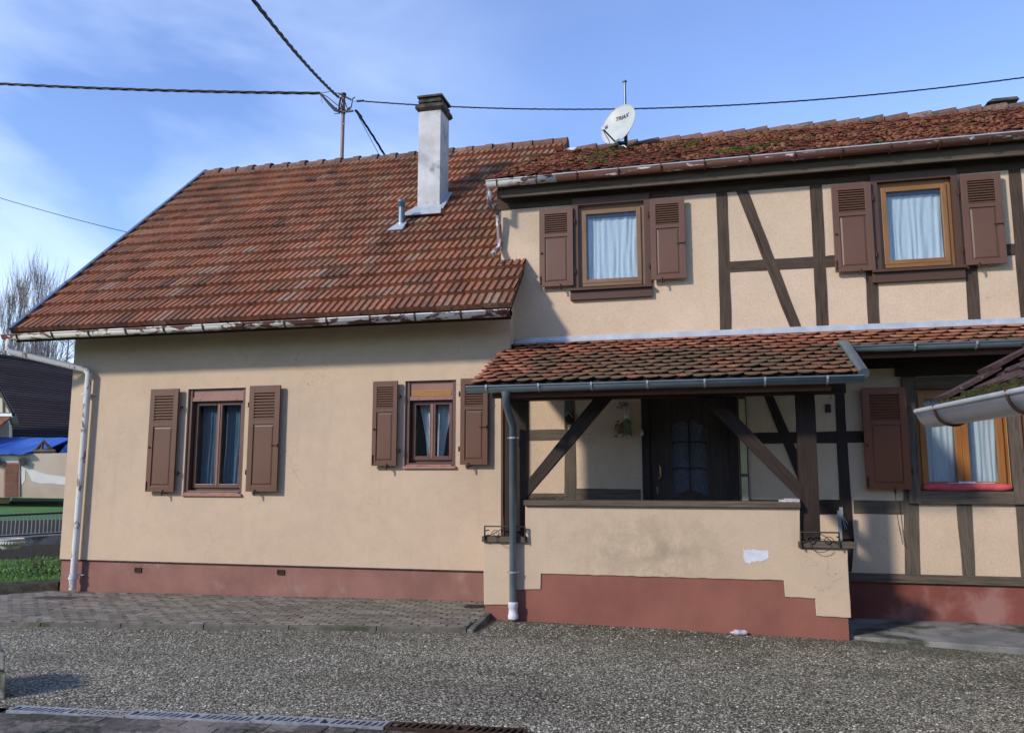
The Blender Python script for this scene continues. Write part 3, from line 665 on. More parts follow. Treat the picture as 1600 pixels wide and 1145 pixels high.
# windows of the upper floor
def wood_window(W,mat,curt='lace'):
    x0,x1,z0,z1=W
    cw=.075
    wn=build(frame_mb(x0-.075,x1+.075,z0-.0,z1+.105,.075,YB-.045,YB+.02,wb=.0004,wt=.105),'window',M['casing'],B,bev=.004)
    q=MB(); q.box(x0-.12,x1+.09,YB-.10,YB+.02,z0-.035,z0-.0); q.box(x0-.115,x1+.085,YB-.055,YB+.0,z0-.155,z0-.0355); build(q,'sill',M['casing'],wn,bev=.004)
    q=frame_mb(x0+.001,x1-.001,z0+.001,z1-.001,.05,YB+.02,YB+.12); build(q,'outer_frame',M[mat],wn,bev=.004)
    q=frame_mb(x0+.046,x1-.046,z0+.075,z1-.06,.062,YB-.0,YB+.06,wb=.055); build(q,'sash',M[mat],wn,bev=.006)
    q=MB(); q.box(x0+.05,x1-.05,YB-.008,YB+.03,z0+.028,z0+.072); 
    build(q,'weather_bar',M[mat],wn,bev=.004)
    q=MB(); q.box(x0+.10,x1-.10,YB+.03,YB+.038,z0+.12,z1-.115); build(q,'pane',M['glass'],wn)
    build(curtain(x0+.12,x1-.10,z0+.09,z1-.16,YB+.10,.011,.085),'curtain',M['lace'],wn)
    return wn
wood_window(W3,'ochreG')['label']='upper window with greyed wooden frame and straight lace curtain'
wood_window(W4,'ochre')['label']='upper window with golden brown frame'
sh_px(B,(843.5,328.6),(896.4,323.7),(842.7,448.6),(894.6,446.5),YB,'R',M['shut'])
sh_px(B,(1015.6,312.4),(1069.6,308.5),(1017.2,438.1),(1072.2,434.2),YB-.01,'L',M['shut'])
sh_px(B,(1298.4,290.3),(1360.6,285),(1305.4,425.9),(1367.3,422.4),YB,'R',M['shut'])
sh_px(B,(1499.4,274.5),(1562.3,270.4),(1509.8,414.3),(1573.8,411.9),YB-.01,'L',M['shut'])
# lower right window
x0,x1,z0,z1=W5
wn=MB(); cwd=.135
wn=build(frame_mb(x0-cwd,x1+cwd,z0-.15,z1+.14,cwd,YB-.05,YB+.03,wb=.15,wt=.14),'window',M['timberG'],B,bev=.006,label='ground floor window with orange wooden casements and a red cushion roll on its sill')
q=frame_mb(x0+.001,x1-.001,z0+.001,z1-.001,.055,YB+.04,YB+.14); build(q,'outer_frame',M['orange'],wn,bev=.004)
mid=(x0+x1)/2-.0
for s,(u0,u1) in enumerate(((x0+.045,mid+.003),(mid+.0035,x1-.045))):
    build(frame_mb(u0,u1,z0+.05,z1-.05,.072,YB+.02-.004*s,YB+.08,wb=.06),'sash',M['orange'],wn,bev=.006)
    q=MB(); q.box(u0+.068,u1-.068,YB+.045,YB+.052,z0+.10,z1-.115); build(q,'pane',M['glass'],wn)
    build(curtain(u0+.05,u1-.05,z0+.08,z1-.08,YB+.13,.012,.055),'curtain',M['lace'],wn)
sh_px(B,(1346,606),(1415.6,604.8),(1353.5,764),(1424,764.5),YB-.02,'R',M['shutR'])
a=onY(1592,620,YB-.07); b_=onY(1600,764,YB-.07); shutter(B,a.x+.02,a.x+.56,b_.z,a.z+.12,YB-.055,'L',M['shutR'])
# lower timbers (porch back wall and right part)
Z5=lambda *p: zq(740,580,4.403,p); Z6=lambda *p: zq(980,580,3.816,p); ZR=lambda *p: zq(1300,760,4.24,p)
timber(Z5((628,190),(692,190),(625,895),(706,895)),wob=.007,mat='timberG')
timber(Z5((630,400),(630,470),(250,403),(250,476)),proud=.008,mat='timberG')
timber(Z5((625,838),(625,900),(250,840),(250,900)),proud=.008,mat='timberG')
timber(Z5((1150,812),(1150,895),(706,803),(706,895)),proud=.008,mat='timberG')
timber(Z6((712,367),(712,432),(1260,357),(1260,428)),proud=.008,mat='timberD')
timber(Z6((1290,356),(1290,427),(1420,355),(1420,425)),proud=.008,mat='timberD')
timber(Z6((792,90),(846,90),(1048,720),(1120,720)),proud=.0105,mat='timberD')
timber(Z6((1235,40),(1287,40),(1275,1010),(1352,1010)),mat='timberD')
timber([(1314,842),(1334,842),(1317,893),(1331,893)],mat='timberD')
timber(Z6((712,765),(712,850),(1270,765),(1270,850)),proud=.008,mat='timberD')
timber([(1334,781),(1334,802),(1412,782),(1412,803)],proud=.008,mat='timberG')
timber([(1408,560),(1430,560),(1414,898),(1437,898)],mat='timberG',proud=.012)
timber([(1586,786),(1601,786),(1595,900),(1610,900)],mat='timberG')
timber([(1494,786),(1518,786),(1504,900),(1523,900)],mat='timberG')
a=onY(1330,895,YB); b2=onY(1330,906,YB)
mb=MB(); mb.box(onY(1150,900,YB).x,B1,YB-.014,YB+.06,b2.z-.012,a.z+.006); build(mb,'sill_beam',M['timberG'],B)
mb=MB(); z=onY(1500,586,YB).z; mb.box(onY(1398,580,YB).x,B1,YB-.03,YB+.03,z,z+.30); build(mb,'lintel_beam',M['timberD'],B)
mb=MB(); mb.box(-2.3,onY(1398,580,YB).x-.002,YB-.025,YB+.03,onY(1330,581,YB).z+.03,1.72); build(mb,'lintel_beam',M['timberD'],B)
# wall fittings
c=onY(1294,638,YB); q=MB(); q.box(c.x-.03,c.x+.03,YB-.03,YB,c.z-.05,c.z+.05); q.box(c.x-.015,c.x+.015,YB-.034,YB-.03,c.z-.01,c.z+.02); build(q,'doorbell',M['black'],B,bev=.004)
for x,y in ((1297,620),):
    c=onY(x,y,9.6); q=MB(); q.tube([c+Vector((0,0,.06)),c+Vector((0,0,.02)),c+Vector((.018,0,.0)),c+Vector((.006,0,-.022)),c+Vector((-.016,0,-.012))],.0035,6); build(q,'hook',M['iron'],B)
# ---- front door
dx0,dx1,dz0,dz1=DR
q=MB(); yy=YB+.0
q.box(dx0+.001,dx0+.10,YB-.02,YB+.2,dz0,dz1-.001,(0,0,1)); q.box(dx1-.10,dx1-.001,YB-.02,YB+.2,dz0,dz1-.001,(0,0,1)); q.box(dx0+.101,dx1-.101,YB-.02,YB+.2,dz1-.08,dz1-.001)
door=build(q,'front_door',M['timberD'],B,bev=.004,label='dark brown wooden entrance door with arched glass')
M['doorw']=wood('dark_door_wood',(.032,.023,.018),(.065,.048,.038),.3,.5,1,.2,.25)
lx0,lx1=dx0+.102,dx1-.102; cxm=onY(1077,700,YB+.05).x; hw=.215
gz0=onY(1077,776,YB+.05).z; gz1=onY(1077,655,YB+.05).z
# glazed leaf: cut opening with curved head and foot
mb=MB(); V=[];n=16
def headz(t): return gz1+.0-.10*abs(t)**1.7
def footz(t): return gz0-.0+.085*(1-abs(t)**1.2)-.02*abs(t)**6+.0
cols=[-1+2*i/n for i in range(n+1)]
F=[]
y0,y1=YB+.05,YB+.10
def strip(xa,xb,za0,za1,zb0,zb1,ya=y0,yb=y1): mb.hexa([(xa,ya,za0),(xb,ya,zb0),(xb,yb,zb0),(xa,yb,za0),(xa,ya,za1),(xb,ya,zb1),(xb,yb,zb1),(xa,yb,za1)],(0,0,1),.3)
strip(lx0,cxm-hw,dz0,dz1-.08,dz0,dz1-.08); strip(cxm+hw,lx1,dz0,dz1-.08,dz0,dz1-.08)
for i in range(n):
    a,b=cols[i],cols[i+1]; xa,xb=cxm+a*hw,cxm+b*hw
    strip(xa,xb,headz(a),dz1-.08,headz(b),dz1-.08); strip(xa,xb,dz0,footz(a),dz0,footz(b))
for xx in [lx0+.09,lx0+.17,lx1-.17,lx1-.10]: mb.box(xx-.006,xx+.006,y0-.006,y0,dz0+.05,dz1-.12,(0,0,1))
leaf=build(mb,'door_leaf',M['doorw'],door)
mb=MB()
def arc(f,o,w=.030):
    for i in range(n):
        a,b=cols[i],cols[i+1]; s=1+ .03/hw
        mb.hexa([(cxm+a*hw*s,y0-.016,f(a)+o-w/2),(cxm+b*hw*s,y0-.016,f(b)+o-w/2),(cxm+b*hw*s,y0+.004,f(b)+o-w/2),(cxm+a*hw*s,y0+.004,f(a)+o-w/2),(cxm+a*hw*s,y0-.016,f(a)+o+w/2),(cxm+b*hw*s,y0-.016,f(b)+o+w/2),(cxm+b*hw*s,y0+.004,f(b)+o+w/2),(cxm+a*hw*s,y0+.004,f(a)+o+w/2)])
arc(headz,.012); arc(footz,-.012)
for sx in (-1,1): mb.box(cxm+sx*(hw+.014)-.015,cxm+sx*(hw+.014)+.015,y0-.015,y0+.003,footz(1),headz(1),(0,0,1))
build(mb,'glass_moulding',M['timber'],door)
mb=MB(); mb.box(cxm-.008,cxm+.008,y0+.006,y0+.02,footz(0),headz(0),(0,0,1))
for zz in (gz0+.36*(gz1-gz0),gz0+.70*(gz1-gz0)):
    for sx in (-1,1):
        mb.tube([(cxm,y0+.012,zz),(cxm+sx*hw*.5,y0+.012,zz+.012),(cxm+sx*hw,y0+.012,zz-.01)],.008,6)
build(mb,'glazing_bar',M['timberD'],door)
mb=MB(); mb.box(cxm-hw-.01,cxm+hw+.01,y0+.022,y0+.030,gz0-.05,gz1+.02); build(mb,'door_pane',M['dglass'],door)
M['brass']=noisy('worn_brass',(.28,.17,.06),(.42,.28,.12),20,.35,.05,metal=.8)
c=onY(1030,738,y0-.05)
q=MB(); q.tube([(c.x-.025,y0,c.z+.10),(c.x-.0,y0-.045,c.z+.10),(c.x+.015,y0-.05,c.z+.06),(c.x+.017,y0-.05,c.z-.04),(c.x+.0,y0-.045,c.z-.09),(c.x-.03,y0,c.z-.10)],[.010,.010,.012,.012,.011,.010],10); q.box(c.x-.04,c.x-.012,y0-.005,y0,c.z-.27,c.z-.18)
build(q,'door_handle',M['brass'],door)
# sidelight strip right of the door
xa,xb=onY(1154,700,YB).x,onY(1167,700,YB).x
q=MB(); q.box(xa+.002,xb+.01,YB-.03,YB-.001,-1.0,1.2,(0,0,1)); 
sd=build(q,'door_side_panel',M['timberG'],B,bev=.003)
M['cream']=noisy('cream_paint',(.40,.35,.20),(.5,.45,.28),5,.6,.05)
q=MB(); q.box(xa+.02,xb-.004,YB-.036,YB-.0305,.02,.95,(0,0,1)); q.box(xa+.02,xb-.004,YB-.036,YB-.0305,-.35,-.02,(0,0,1)); build(q,'side_panel_inset',M['cream'],sd)
c=onY(1003,676,YB-.03); q=MB(); q.box(c.x-.02,c.x+.02,YB-.05,YB-.02,c.z-.035,c.z+.012); q.tube([(c.x-.012,YB-.035,c.z+.01),(c.x-.012,YB-.035,c.z+.035),(c.x,YB-.035,c.z+.045),(c.x+.012,YB-.035,c.z+.035),(c.x+.012,YB-.035,c.z+.01)],.004,6); build(q,'key_box',M['pvcgrey'],B,bev=.002)

# ---- main roof of the right house
slB=.497; Yb0=10.35; zb0=4.02; cb,sb=math.cos(math.atan(slB)),math.sin(math.atan(slB))
BX0,BX1=-2.86,7.2
def RB(x,v,h): return Vector((x,Yb0+v*cb-h*sb,zb0+v*sb+h*cb))
SB=(14.1-Yb0)/cb
mb=MB(); slab(mb,BX0+.02,BX1,.03,SB,-.12,-.02,RB); roofB=build(mb,'roof',M['soffit'],B)
mb=MB(); zt=zb0+SB*sb; mb.hexa([(BX0,14.1,zt-.12),(BX1,14.1,zt-.12),(BX1,18.4,zt-2.3),(BX0,18.4,zt-2.3),(BX0,14.1,zt-.02),(BX1,14.1,zt-.02),(BX1,18.4,zt-2.2),(BX0,18.4,zt-2.2)]); build(mb,'rear_slope',M['tileB'],roofB)
def beaver(mb,fn,x0,x1,rows,exp,tw,th=.012,ov=.06,skip=None,jit=1.0,lift=.011,sig=.22):
    for j in range(rows):
        x=x0-(tw/2 if j%2 else 0)
        while x<x1-.02:
            xa=x+.0015; xb=x+tw-.0015; x+=tw
            if xa<x0: xa=x0
            if xb>x1: xb=x1
            if xb-xa<.04: continue
            if skip and skip((xa+xb)/2,j*exp): continue
            v0=j*exp-.02+random.uniform(-.006,.006)*jit; v1=(j+1)*exp+ov
            hh=random.uniform(-.003,.006)*jit; tl=random.uniform(-.004,.004)*jit
            n=6; w=xb-xa; pts=[(xa+w*i/n, v0+.048*(abs(2*i/n-1)**2.4)) for i in range(n+1)]
            V=[fn(a,b,lift*1.7+hh+th+tl*(2*i/n-1)) for i,(a,b) in enumerate(pts)]+[fn(xa,v1,hh-tl+.004),fn(xb,v1,hh+tl+.004)]+[fn(a,b+.003,lift*1.7+hh-.002+tl*(2*i/n-1)) for i,(a,b) in enumerate(pts)]
            F=[tuple(list(range(n+1))+[n+2,n+1])]+[(n+3+i,n+4+i,i+1,i) for i in range(n)]
            mb.add(V,F,(0,1,0),rn=min(1,max(0,random.gauss(.5,sig))))
mb=MB(); beaver(mb,RB,BX0+.005,BX1,int(SB/.152),.152,.172,jit=2.2,skip=lambda x,v: x<-2.45 and zb0+v*sb < zA(Yb0+v*cb)-.05)
build(mb,'roof_tiles',M['tileB'],roofB)
# moss cushions on the tiles
random.seed(5)
mg=MB(); mr=MB()
for i in range(5200):
    x=random.uniform(BX0+.1,6.2); v=random.uniform(.03,SB-.15)
    d=noise.noise(Vector((x*.8,v*1.1,4)))+.5*noise.noise(Vector((x*3,v*3,8)))
    green=noise.noise(Vector((x*1.1+5,v*.5,1)))+.3*noise.noise(Vector((x*4,v*3,2)))
    if x<-2.4 and zb0+v*sb<zA(Yb0+v*cb): continue
    if d<random.uniform(-.1,.5): continue
    v=round(v/.152)*.152+random.uniform(-.02,.045) if random.random()<.75 else v
    r_=random.uniform(.012,.034)
    green-=.13*max(0,x-.8)
    tgt=mg if (green>.10 and x>-2) else mr
    if green>.25: r_*=1.25
    tgt.blob(RB(x,v,.036),r_,(1.25,1.0,.75),i,1,.5)
build(mg,'moss',M['moss'],roofB,kind='stuff'); build(mr,'moss',M['mossB'],roofB,kind='stuff')
mb=MB(); x=RX1+.16; zr=zb0+SB*sb-.01
while x<BX1:
    l=.37; dz=random.uniform(-.012,.012); dr=random.uniform(-.006,.006)
    sagz=.03*math.sin((x+2.4)/3.1)
    halfround(mb,x,x+l+.03,14.1,zr-.055+dz+sagz,.110+dr,.128+dr,9,.018,zr-.04+dz+sagz+random.uniform(0,.018)); x+=l
build(mb,'ridge_tiles',M['ridge'],roofB)
q=MB(); q.box(RX1+.01,RX1+.2,13.95,14.12,zr-.03,zr+.015); build(q,'ridge_flashing',M['zincL'],roofB)
# eave fascia, gutter
mb=MB(); mb.box(BX0+.12,BX1,10.43,10.475,onY(1100,283,10.43).z,onY(1100,283,10.43).z+.150); build(mb,'fascia',M['fascia'],roofB,bev=.004)
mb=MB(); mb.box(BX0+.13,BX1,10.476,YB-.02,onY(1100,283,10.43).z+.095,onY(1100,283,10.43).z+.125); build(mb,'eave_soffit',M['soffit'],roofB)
gyB=10.33
gz=lambda x: onY(1120,254,gyB-.07).z+.0*x
zgB=onY(1120,250,gyB-.07).z
xs_=onY(870,280,gyB).x
mb=MB(); gutter(mb,(BX0+.0,gyB,zgB-.012),(xs_,gyB,zgB-.006),.075,out=(0,-1,0)); endcap(mb,(BX0+.0,gyB,zgB-.012),.075,(0,-1,0)); gBb=build(mb,'gutter',M['gutBL'],B,label='grey flaking end of the gutter')
mb=MB(); gutter(mb,(xs_,gyB,zgB-.006),(BX1,gyB,zgB+.03),.075,out=(0,-1,0),bead=0); gB=build(mb,'gutter',M['gutB'],B)
mb=MB(); mb.tube([(xs_,gyB-.075,zgB-.003),(BX1,gyB-.075,zgB+.033)],.011,8); build(mb,'gutter_rim_highlight',M['zincL'],gB)  # pale bead: the rim's highlight is put into its colour
x=BX0+.15
while x<BX1: mb=MB(); bracket(mb,(x,gyB,zgB-.005),.075,(0,-1,0),.009); x+=.55; build(mb,'gutter_bracket',M['casing'],gB)
# short downpipe onto the left roof
pq=[(766,290),(766,318),(780,334)]
a=onY(765,296,gyB); b=onY(764.5,318,gyB); c1=onY(779,334,10.55); c2=onY(776,345,10.6); c3=onY(781,386,10.6); c4=onY(776,399,10.4); 
mb=MB(); mb.tube([a,b,c1],.038,12); mb.tube([c1+Vector((0,.0,.02)),(c1.x,c1.y,c1.z-.10),(c3.x-.0,c3.y,c3.z),(c4.x-.06,c4.y-.02,c4.z-.0)],.038,12)
build(mb,'downpipe',M['gutP'],B)
# low chimney beyond the ridge
a=onY(1553,172,14.9); b=onY(1586,172,14.9)
mb=MB(); mb.box(a.x,b.x,14.9,15.4,5.4,onY(1570,163,14.9).z); chb=build(mb,'chimney',M['chim'],B)
mb=MB(); zt=onY(1570,163,14.9).z; mb.hexa([(a.x-.12,14.8,zt+.03),(b.x+.05,14.8,zt+.03),(b.x+.05,15.5,zt+.03),(a.x-.12,15.5,zt+.03),(a.x-.02,14.85,zt+.10),(b.x+.03,14.85,zt+.10),(b.x+.03,15.45,zt+.10),(a.x-.02,15.45,zt+.10)]); mb.box(a.x-.04,b.x+.03,14.87,15.44,zt,zt+.029); build(mb,'chimney_cap',M['slab'],chb)

# ---- flashing and porch roof
Zf0=onY(1100,523.5,YB-.02).z; Zf1=onY(1100,516.5,YB-.02).z
mb=MB(); mb.box(A1+.02,B1,YB-.022,YB-.004,Zf0,Zf1); mb.hexa([(A1+.02,YB-.06,Zf0-.022),(B1,YB-.06,Zf0-.022),(B1,YB-.022,Zf0-.0),(A1+.02,YB-.022,Zf0-.0),(A1+.02,YB-.06,Zf0-.014),(B1,YB-.06,Zf0-.014),(B1,YB-.022,Zf0+.010),(A1+.02,YB-.022,Zf0+.010)])
build(mb,'wall_flashing',M['zincL'],B)
YG=8.90 # eave of the porch roof
zp1=Zf0-.03; slP=(zp1-onY(1000,592,YG).z)/(YB-.05-YG); cp,sp=math.cos(math.atan(slP)),math.sin(math.atan(slP))
zp0=zp1-slP*(YB-.05-YG)
def RP(x,v,h): return Vector((x,YG+v*cp-h*sp,zp0+v*sp+h*cp))
SP=(YB-.05-YG)/cp
PX0=onY(735,603,YG).x; PX1=onY(1343,583,YG).x
YG2=9.88; v2=(YG2-YG)/cp
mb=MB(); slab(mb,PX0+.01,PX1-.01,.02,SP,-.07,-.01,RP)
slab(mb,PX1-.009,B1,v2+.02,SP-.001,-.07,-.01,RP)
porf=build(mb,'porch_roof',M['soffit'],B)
mb=MB(); nr=int(SP/.150); ex=SP/nr
wallA=lambda x,v: (x<A1+.04 and YG+v*cp>YA-.12)
beaver(mb,RP,PX0,PX1,nr,ex,.178,ov=.0,jit=1.3,skip=wallA)
r0=int(math.ceil(v2/ex))
def RP2(x,v,h): return RP(x,v+r0*ex,h)
beaver(mb,RP2,PX1+.0,B1,nr-r0,ex,.19,ov=.0,jit=1.0)
build(mb,'porch_roof_tiles',M['tileP'],porf)
v2=r0*ex; YG2=YG+v2*cp
zpg=onY(1000,597,YG-.075).z
mb=MB(); gutter(mb,(PX0-.03,YG-.02,zpg-.004),(PX1+.03,YG-.02,zpg+.004),.068,out=(0,-1,0)); endcap(mb,(PX0-.03,YG-.02,zpg-.004),.068,(0,-1,0)); endcap(mb,(PX1+.03,YG-.02,zpg+.004),.068,(0,-1,0))
gp=build(mb,'gutter',M['zinc'],B)
for px in (762,843,925,1012,1101,1195,1292): mb=MB(); c=onY(px,598,YG-.02); bracket(mb,(c.x,YG-.02,zpg),.068,(0,-1,0),.010); build(mb,'gutter_bracket',M['zincM'],gp)
# verge channel from the low eave up to the upper gutter
mb=MB(); mb.tube([(PX1+.035,YG-.05,zpg+.03),(PX1+.02,YG2-.08,zp0+v2*sp+.015),],.055,12)
mb.tube([(PX1+.02,YG2-.08,zp0+v2*sp+.015),(PX1-.03,YG2+.02,zp0+v2*sp+.06)],[.055,.03],12)
build(mb,'verge_channel',M['zinc'],porf)
zg2=zp0+v2*sp-.012
mb=MB(); gutter(mb,(PX1+.05,YG2-.03,zg2),(B1,YG2-.03,zg2+.01),.062,out=(0,-1,0)); endcap(mb,(PX1+.05,YG2-.03,zg2),.062,(0,-1,0)); g2=build(mb,'gutter',M['zinc'],B)
for px in (1427,1523): mb=MB(); c=onY(px,545,YG2); bracket(mb,(c.x,YG2-.03,zg2),.062,(0,-1,0),.010); build(mb,'gutter_bracket',M['zincM'],g2)
mb=MB(); mb.box(PX1+.03,B1,YG2+.05,YG2+.09,zg2-.12,zg2-.03); build(mb,'fascia',M['fasciaR'],porf)
# reddish fascia behind the gutter, header beam
a=onY(800,622,YG+.10)
mb=MB(); mb.box(onY(770,615,YG+.1).x,onY(1298,600,YG+.1).x,YG+.07,YG+.105,a.z,a.z+.13); build(mb,'fascia',M['fasciaR'],porf,bev=.003)
zh=onY(1000,621,9.52).z
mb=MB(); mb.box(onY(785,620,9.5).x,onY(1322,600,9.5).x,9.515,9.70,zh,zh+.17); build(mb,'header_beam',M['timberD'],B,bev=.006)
for px in range(830,1320,62):
    c=onY(px,610,9.5); q=MB(); q.beam(RP(c.x,.10,-.115),RP(c.x,SP-.05,-.115),.07,.085); build(q,'rafter',M['timberD'],porf)
# ---- porch parapet
Z8=lambda *p: zq(720,820,2.5,p)
pp=polyZ([(755,845),(756,944.3),(803,944.6),(803.5,921),(844.5,920.5),(845.2,896),(1224.8,906.6),(1227,932),(1274,934.8),(1276,962),(1330,965),(1324,856),(1250,856),(1250,790),(820.5,790),(820.5,845)],YP)
pp=[(max(x,A1-.11),z) for x,z in pp]; qq=[]
for i,(a_,b_) in enumerate(zip(pp,pp[1:]+pp[:1])):
    qq.append(a_)
    if 1<=i<=10:
        n_=max(1,int(math.hypot(b_[0]-a_[0],b_[1]-a_[1])/.07))
        for k_ in range(1,n_): f_=k_/n_; qq.append((a_[0]+(b_[0]-a_[0])*f_+random.uniform(-.003,.003),a_[1]+(b_[1]-a_[1])*f_+random.uniform(-.004,.004)))
pp=qq
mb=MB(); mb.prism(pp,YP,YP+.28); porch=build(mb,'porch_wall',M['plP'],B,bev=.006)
mb=MB(); xl,xr=pp[0][0]+.035,onY(1328,980,YP).x-.01
mb.prism([(xl,-2.0),(xr,-2.0),(xr,-1.12),(xl,-1.12)],YP+.014,YP+.27); build(mb,'plinth',M['plinthP'],porch)
mb=MB(); mb.box(pp[0][0]+.002,pp[0][0]+.25,YP+.281,YA-.002,-1.9,onY(820,846,YP).z-.03); build(mb,'porch_side_wall',M['plP'],B)
# floor of the porch
mb=MB(); mb.box(pp[0][0]+.26,xr-.02,YP+.285,YB-.002,-2.0,-1.06); build(mb,'porch_floor',M['slab'],B)
# coping board
l0=onY(820,783,YP-.02); l1=onY(1250.5,783,YP-.02)
mb=MB(); mb.box(l0.x-.01,l1.x,YP-.045,YP+.31,onY(1000,791,YP-.045).z,onY(1000,782.5,YP-.045).z); build(mb,'coping',M['timberG'],porch,bev=.006)
# ledges of the two low pillars
def ledge(xa,xb,y,nm='ledge'):
    a=onY(xa,y,YP-.03); b=onY(xb,y,YP-.03); mb=MB(); mb.box(a.x,b.x,YP-.04,YP+.15,a.z-.0,a.z+.065); build(mb,nm,M['timberG'],porch,bev=.005); return a,b
la=ledge(753,823,846); ra=ledge(1247.5,1335,855)
# posts
def post(pts,y0,y1,mat='timberD'):
    o=timber(pts,y0,0,mat,.003,B,y1-y0,'porch_post'); return o
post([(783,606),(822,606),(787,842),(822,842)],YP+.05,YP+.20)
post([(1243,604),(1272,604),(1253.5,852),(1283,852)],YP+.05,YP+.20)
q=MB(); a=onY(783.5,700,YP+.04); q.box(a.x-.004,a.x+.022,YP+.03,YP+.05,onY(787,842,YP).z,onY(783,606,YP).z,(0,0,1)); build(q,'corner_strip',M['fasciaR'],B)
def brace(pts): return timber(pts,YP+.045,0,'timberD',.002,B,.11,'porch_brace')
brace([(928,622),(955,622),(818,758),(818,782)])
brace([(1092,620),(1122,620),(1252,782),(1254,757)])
# blue-grey zinc downpipe in front of the porch
c0=onY(792,606,YG-.02); 
d1=onY(801.5,668,YP-.075); d2=onY(803,955,YP-.075)
mb=MB(); mb.tube([(c0.x-.012,YG-.02,zpg-.045),(c0.x-.012,YG-.02,zpg-.20),(d1.x,YP-.075,d1.z+.02),(d1.x,YP-.075,d2.z)],.043,16,rn=.5)
mb.tube([(c0.x-.012,YG-.02,zpg-.06),(c0.x-.012,YG-.02,zpg-.11)],[.055,.047],14)
dpp=build(mb,'downpipe',M['zinc'],B)
for py in (684,893.5):
    mb=MB(); c=onY(803,py,YP-.075); mb.tube([(d1.x,YP-.075,c.z-.01),(d1.x,YP-.075,c.z+.01)],.049,14); mb.tube([(d1.x-.07,YP-.075,c.z),(d1.x+.07,YP-.075,c.z)],.007,6); mb.tube([(d1.x,YP-.03,c.z),(d1.x,YP,c.z)],.008,6)
    build(mb,'pipe_clamp',M['zincM'],dpp)
mb=MB(); mb.lathe([(.047,.16),(.056,.15),(.058,.145),(.058,.10),(.052,.09),(.052,.02),(.060,.015),(.060,-.03)],(d1.x,YP-.075,d2.z-.05),18); build(mb,'pipe_socket',M['pvcgrey'],dpp)
q=MB(); c=onY(808,690,YP-.1); q.tube([(c.x-.015,YP-.1,c.z+.05),(c.x,YP-.11,c.z)],.006,6); q.tube([(c.x,YP-.11,c.z+.01),(c.x+.005,YP-.11,c.z-.035)],.009,6); build(q,'wind_chime_stub',M['white'],B) if False else None
# bare patch on the parapet
M['patch']=noisy('bare_white_filler',(.46,.49,.55),(.58,.61,.67),12,.9,.3)
pt=zq(720,820,2.5,[(1101,89),(1108,98),(1120,95),(1135,97),(1145,94),(1160,98),(1172,100),(1185,98),(1200,99),(1203,108),(1200,118),(1205,124),(1196,133),(1185,137),(1172,143),(1158,140),(1148,144),(1138,142),(1129,152),(1122,148),(1112,147),(1106,135),(1103,120),(1105,105)])
mb=MB(); mb.prism(polyZ(pt,YP),YP-.003,YP+.002); build(mb,'bare_patch',M['patch'],porch)
# ================= things on and around the houses
random.seed(21)
# iron flower-box holders on the pillar ledges
def holder(xa,xb,y,lab):
    a=onY(xa,y,YP-.06); b=onY(xb,y,YP-.06); z0=a.z; y0=YP-.05; zt=z0+.135; yb=YP+.13
    t=empty('flower_box_holder',((a.x+b.x)/2,YP+.02,z0),lab,'flower box holder','iron flower box holders on the porch ledges')
    q=MB(); q.tube([(a.x,y0,z0-.02),(a.x,y0,zt),(b.x,y0,zt),(b.x,y0,z0-.02)],.011,8); build(q,'front_rail',M['black'],t)
    q=MB()
    for x in (a.x,b.x): q.tube([(x,yb,z0+.08),(x,y0,z0+.08)],.007,6); q.tube([(x,y0-.012,z0-.035),(x,y0-.008,z0+.02),(x,yb,z0+.018)],.009,6)
    build(q,'side_bars',M['black'],t)
    q=MB(); w=b.x-a.x; cx=(a.x+b.x)/2
    for s in (-1,1):
        pts=[]
        for i in range(22):
            u=i/21; ang=u*9.0; r_=.052*(1-u*.8); pts.append((cx+s*(w*.22)+s*math.cos(ang)*r_,y0,z0+.045+math.sin(ang)*r_))
        q.tube(pts,.0042,5)
        q.tube([(cx+s*w*.48,y0,z0+.02),(cx+s*w*.3,y0-.004,z0+.045),(cx+s*w*.1,y0,z0+.10),(cx,y0,z0+.125)],.0045,5)
    pts=[(cx+.10*math.cos(t_*.4),y0-.012,z0-.005+.07*math.sin(t_*.4)) for t_ in range(16)]; q.tube(pts,.0035,5)
    build(q,'scrollwork',M['black'],t); return t
holder(757,820,840,'black iron flower box holder on the left pillar ledge behind the zinc downpipe')
holder(1252,1312,851,'black iron flower box holder on the right pillar ledge of the porch')
# bird house shaped lantern on the post
c=onY(889,655,YB-.07)
t=empty('hanging_bird_house',(c.x,YB-.02,c.z-.05),'small dark bird house lantern with pitched roof hung on the timber left of the door','bird house')
q=MB(); q.box(c.x-.036,c.x+.036,YB-.11,YB-.02,c.z-.035,c.z+.03)
for dx in (-.018,.018): q.box(c.x+dx-.009,c.x+dx+.009,YB-.114,YB-.110,c.z-.02,c.z+.015)
build(q,'body',M['black'],t)
M['grn']=noisy('greyish_green_paint',(.24,.27,.21),(.34,.37,.29),20,.6,.1)
q=MB(); 
for s in (-1,1): q.hexa([(c.x,YB-.125,c.z+.085),(c.x+s*.052,YB-.125,c.z+.022),(c.x+s*.052,YB-.01,c.z+.022),(c.x,YB-.01,c.z+.085),(c.x,YB-.125,c.z+.095),(c.x+s*.06,YB-.125,c.z+.026),(c.x+s*.06,YB-.01,c.z+.026),(c.x,YB-.01,c.z+.095)])
build(q,'roof',M['grn'],t); q=MB(); q.lathe([(.012,.0),(.010,.03),(.003,.05),(.008,.06),(.0,.075)],(c.x,YB-.065,c.z+.09),8); build(q,'finial',M['black'],t)
c=onY(890,669,YB-.02); q=MB(); q.box(c.x-.022,c.x+.022,YB-.03,YB-.012,c.z-.10,c.z+.05); q.box(c.x-.006,c.x+.006,YB-.034,YB-.0301,c.z-.08,c.z+.03)
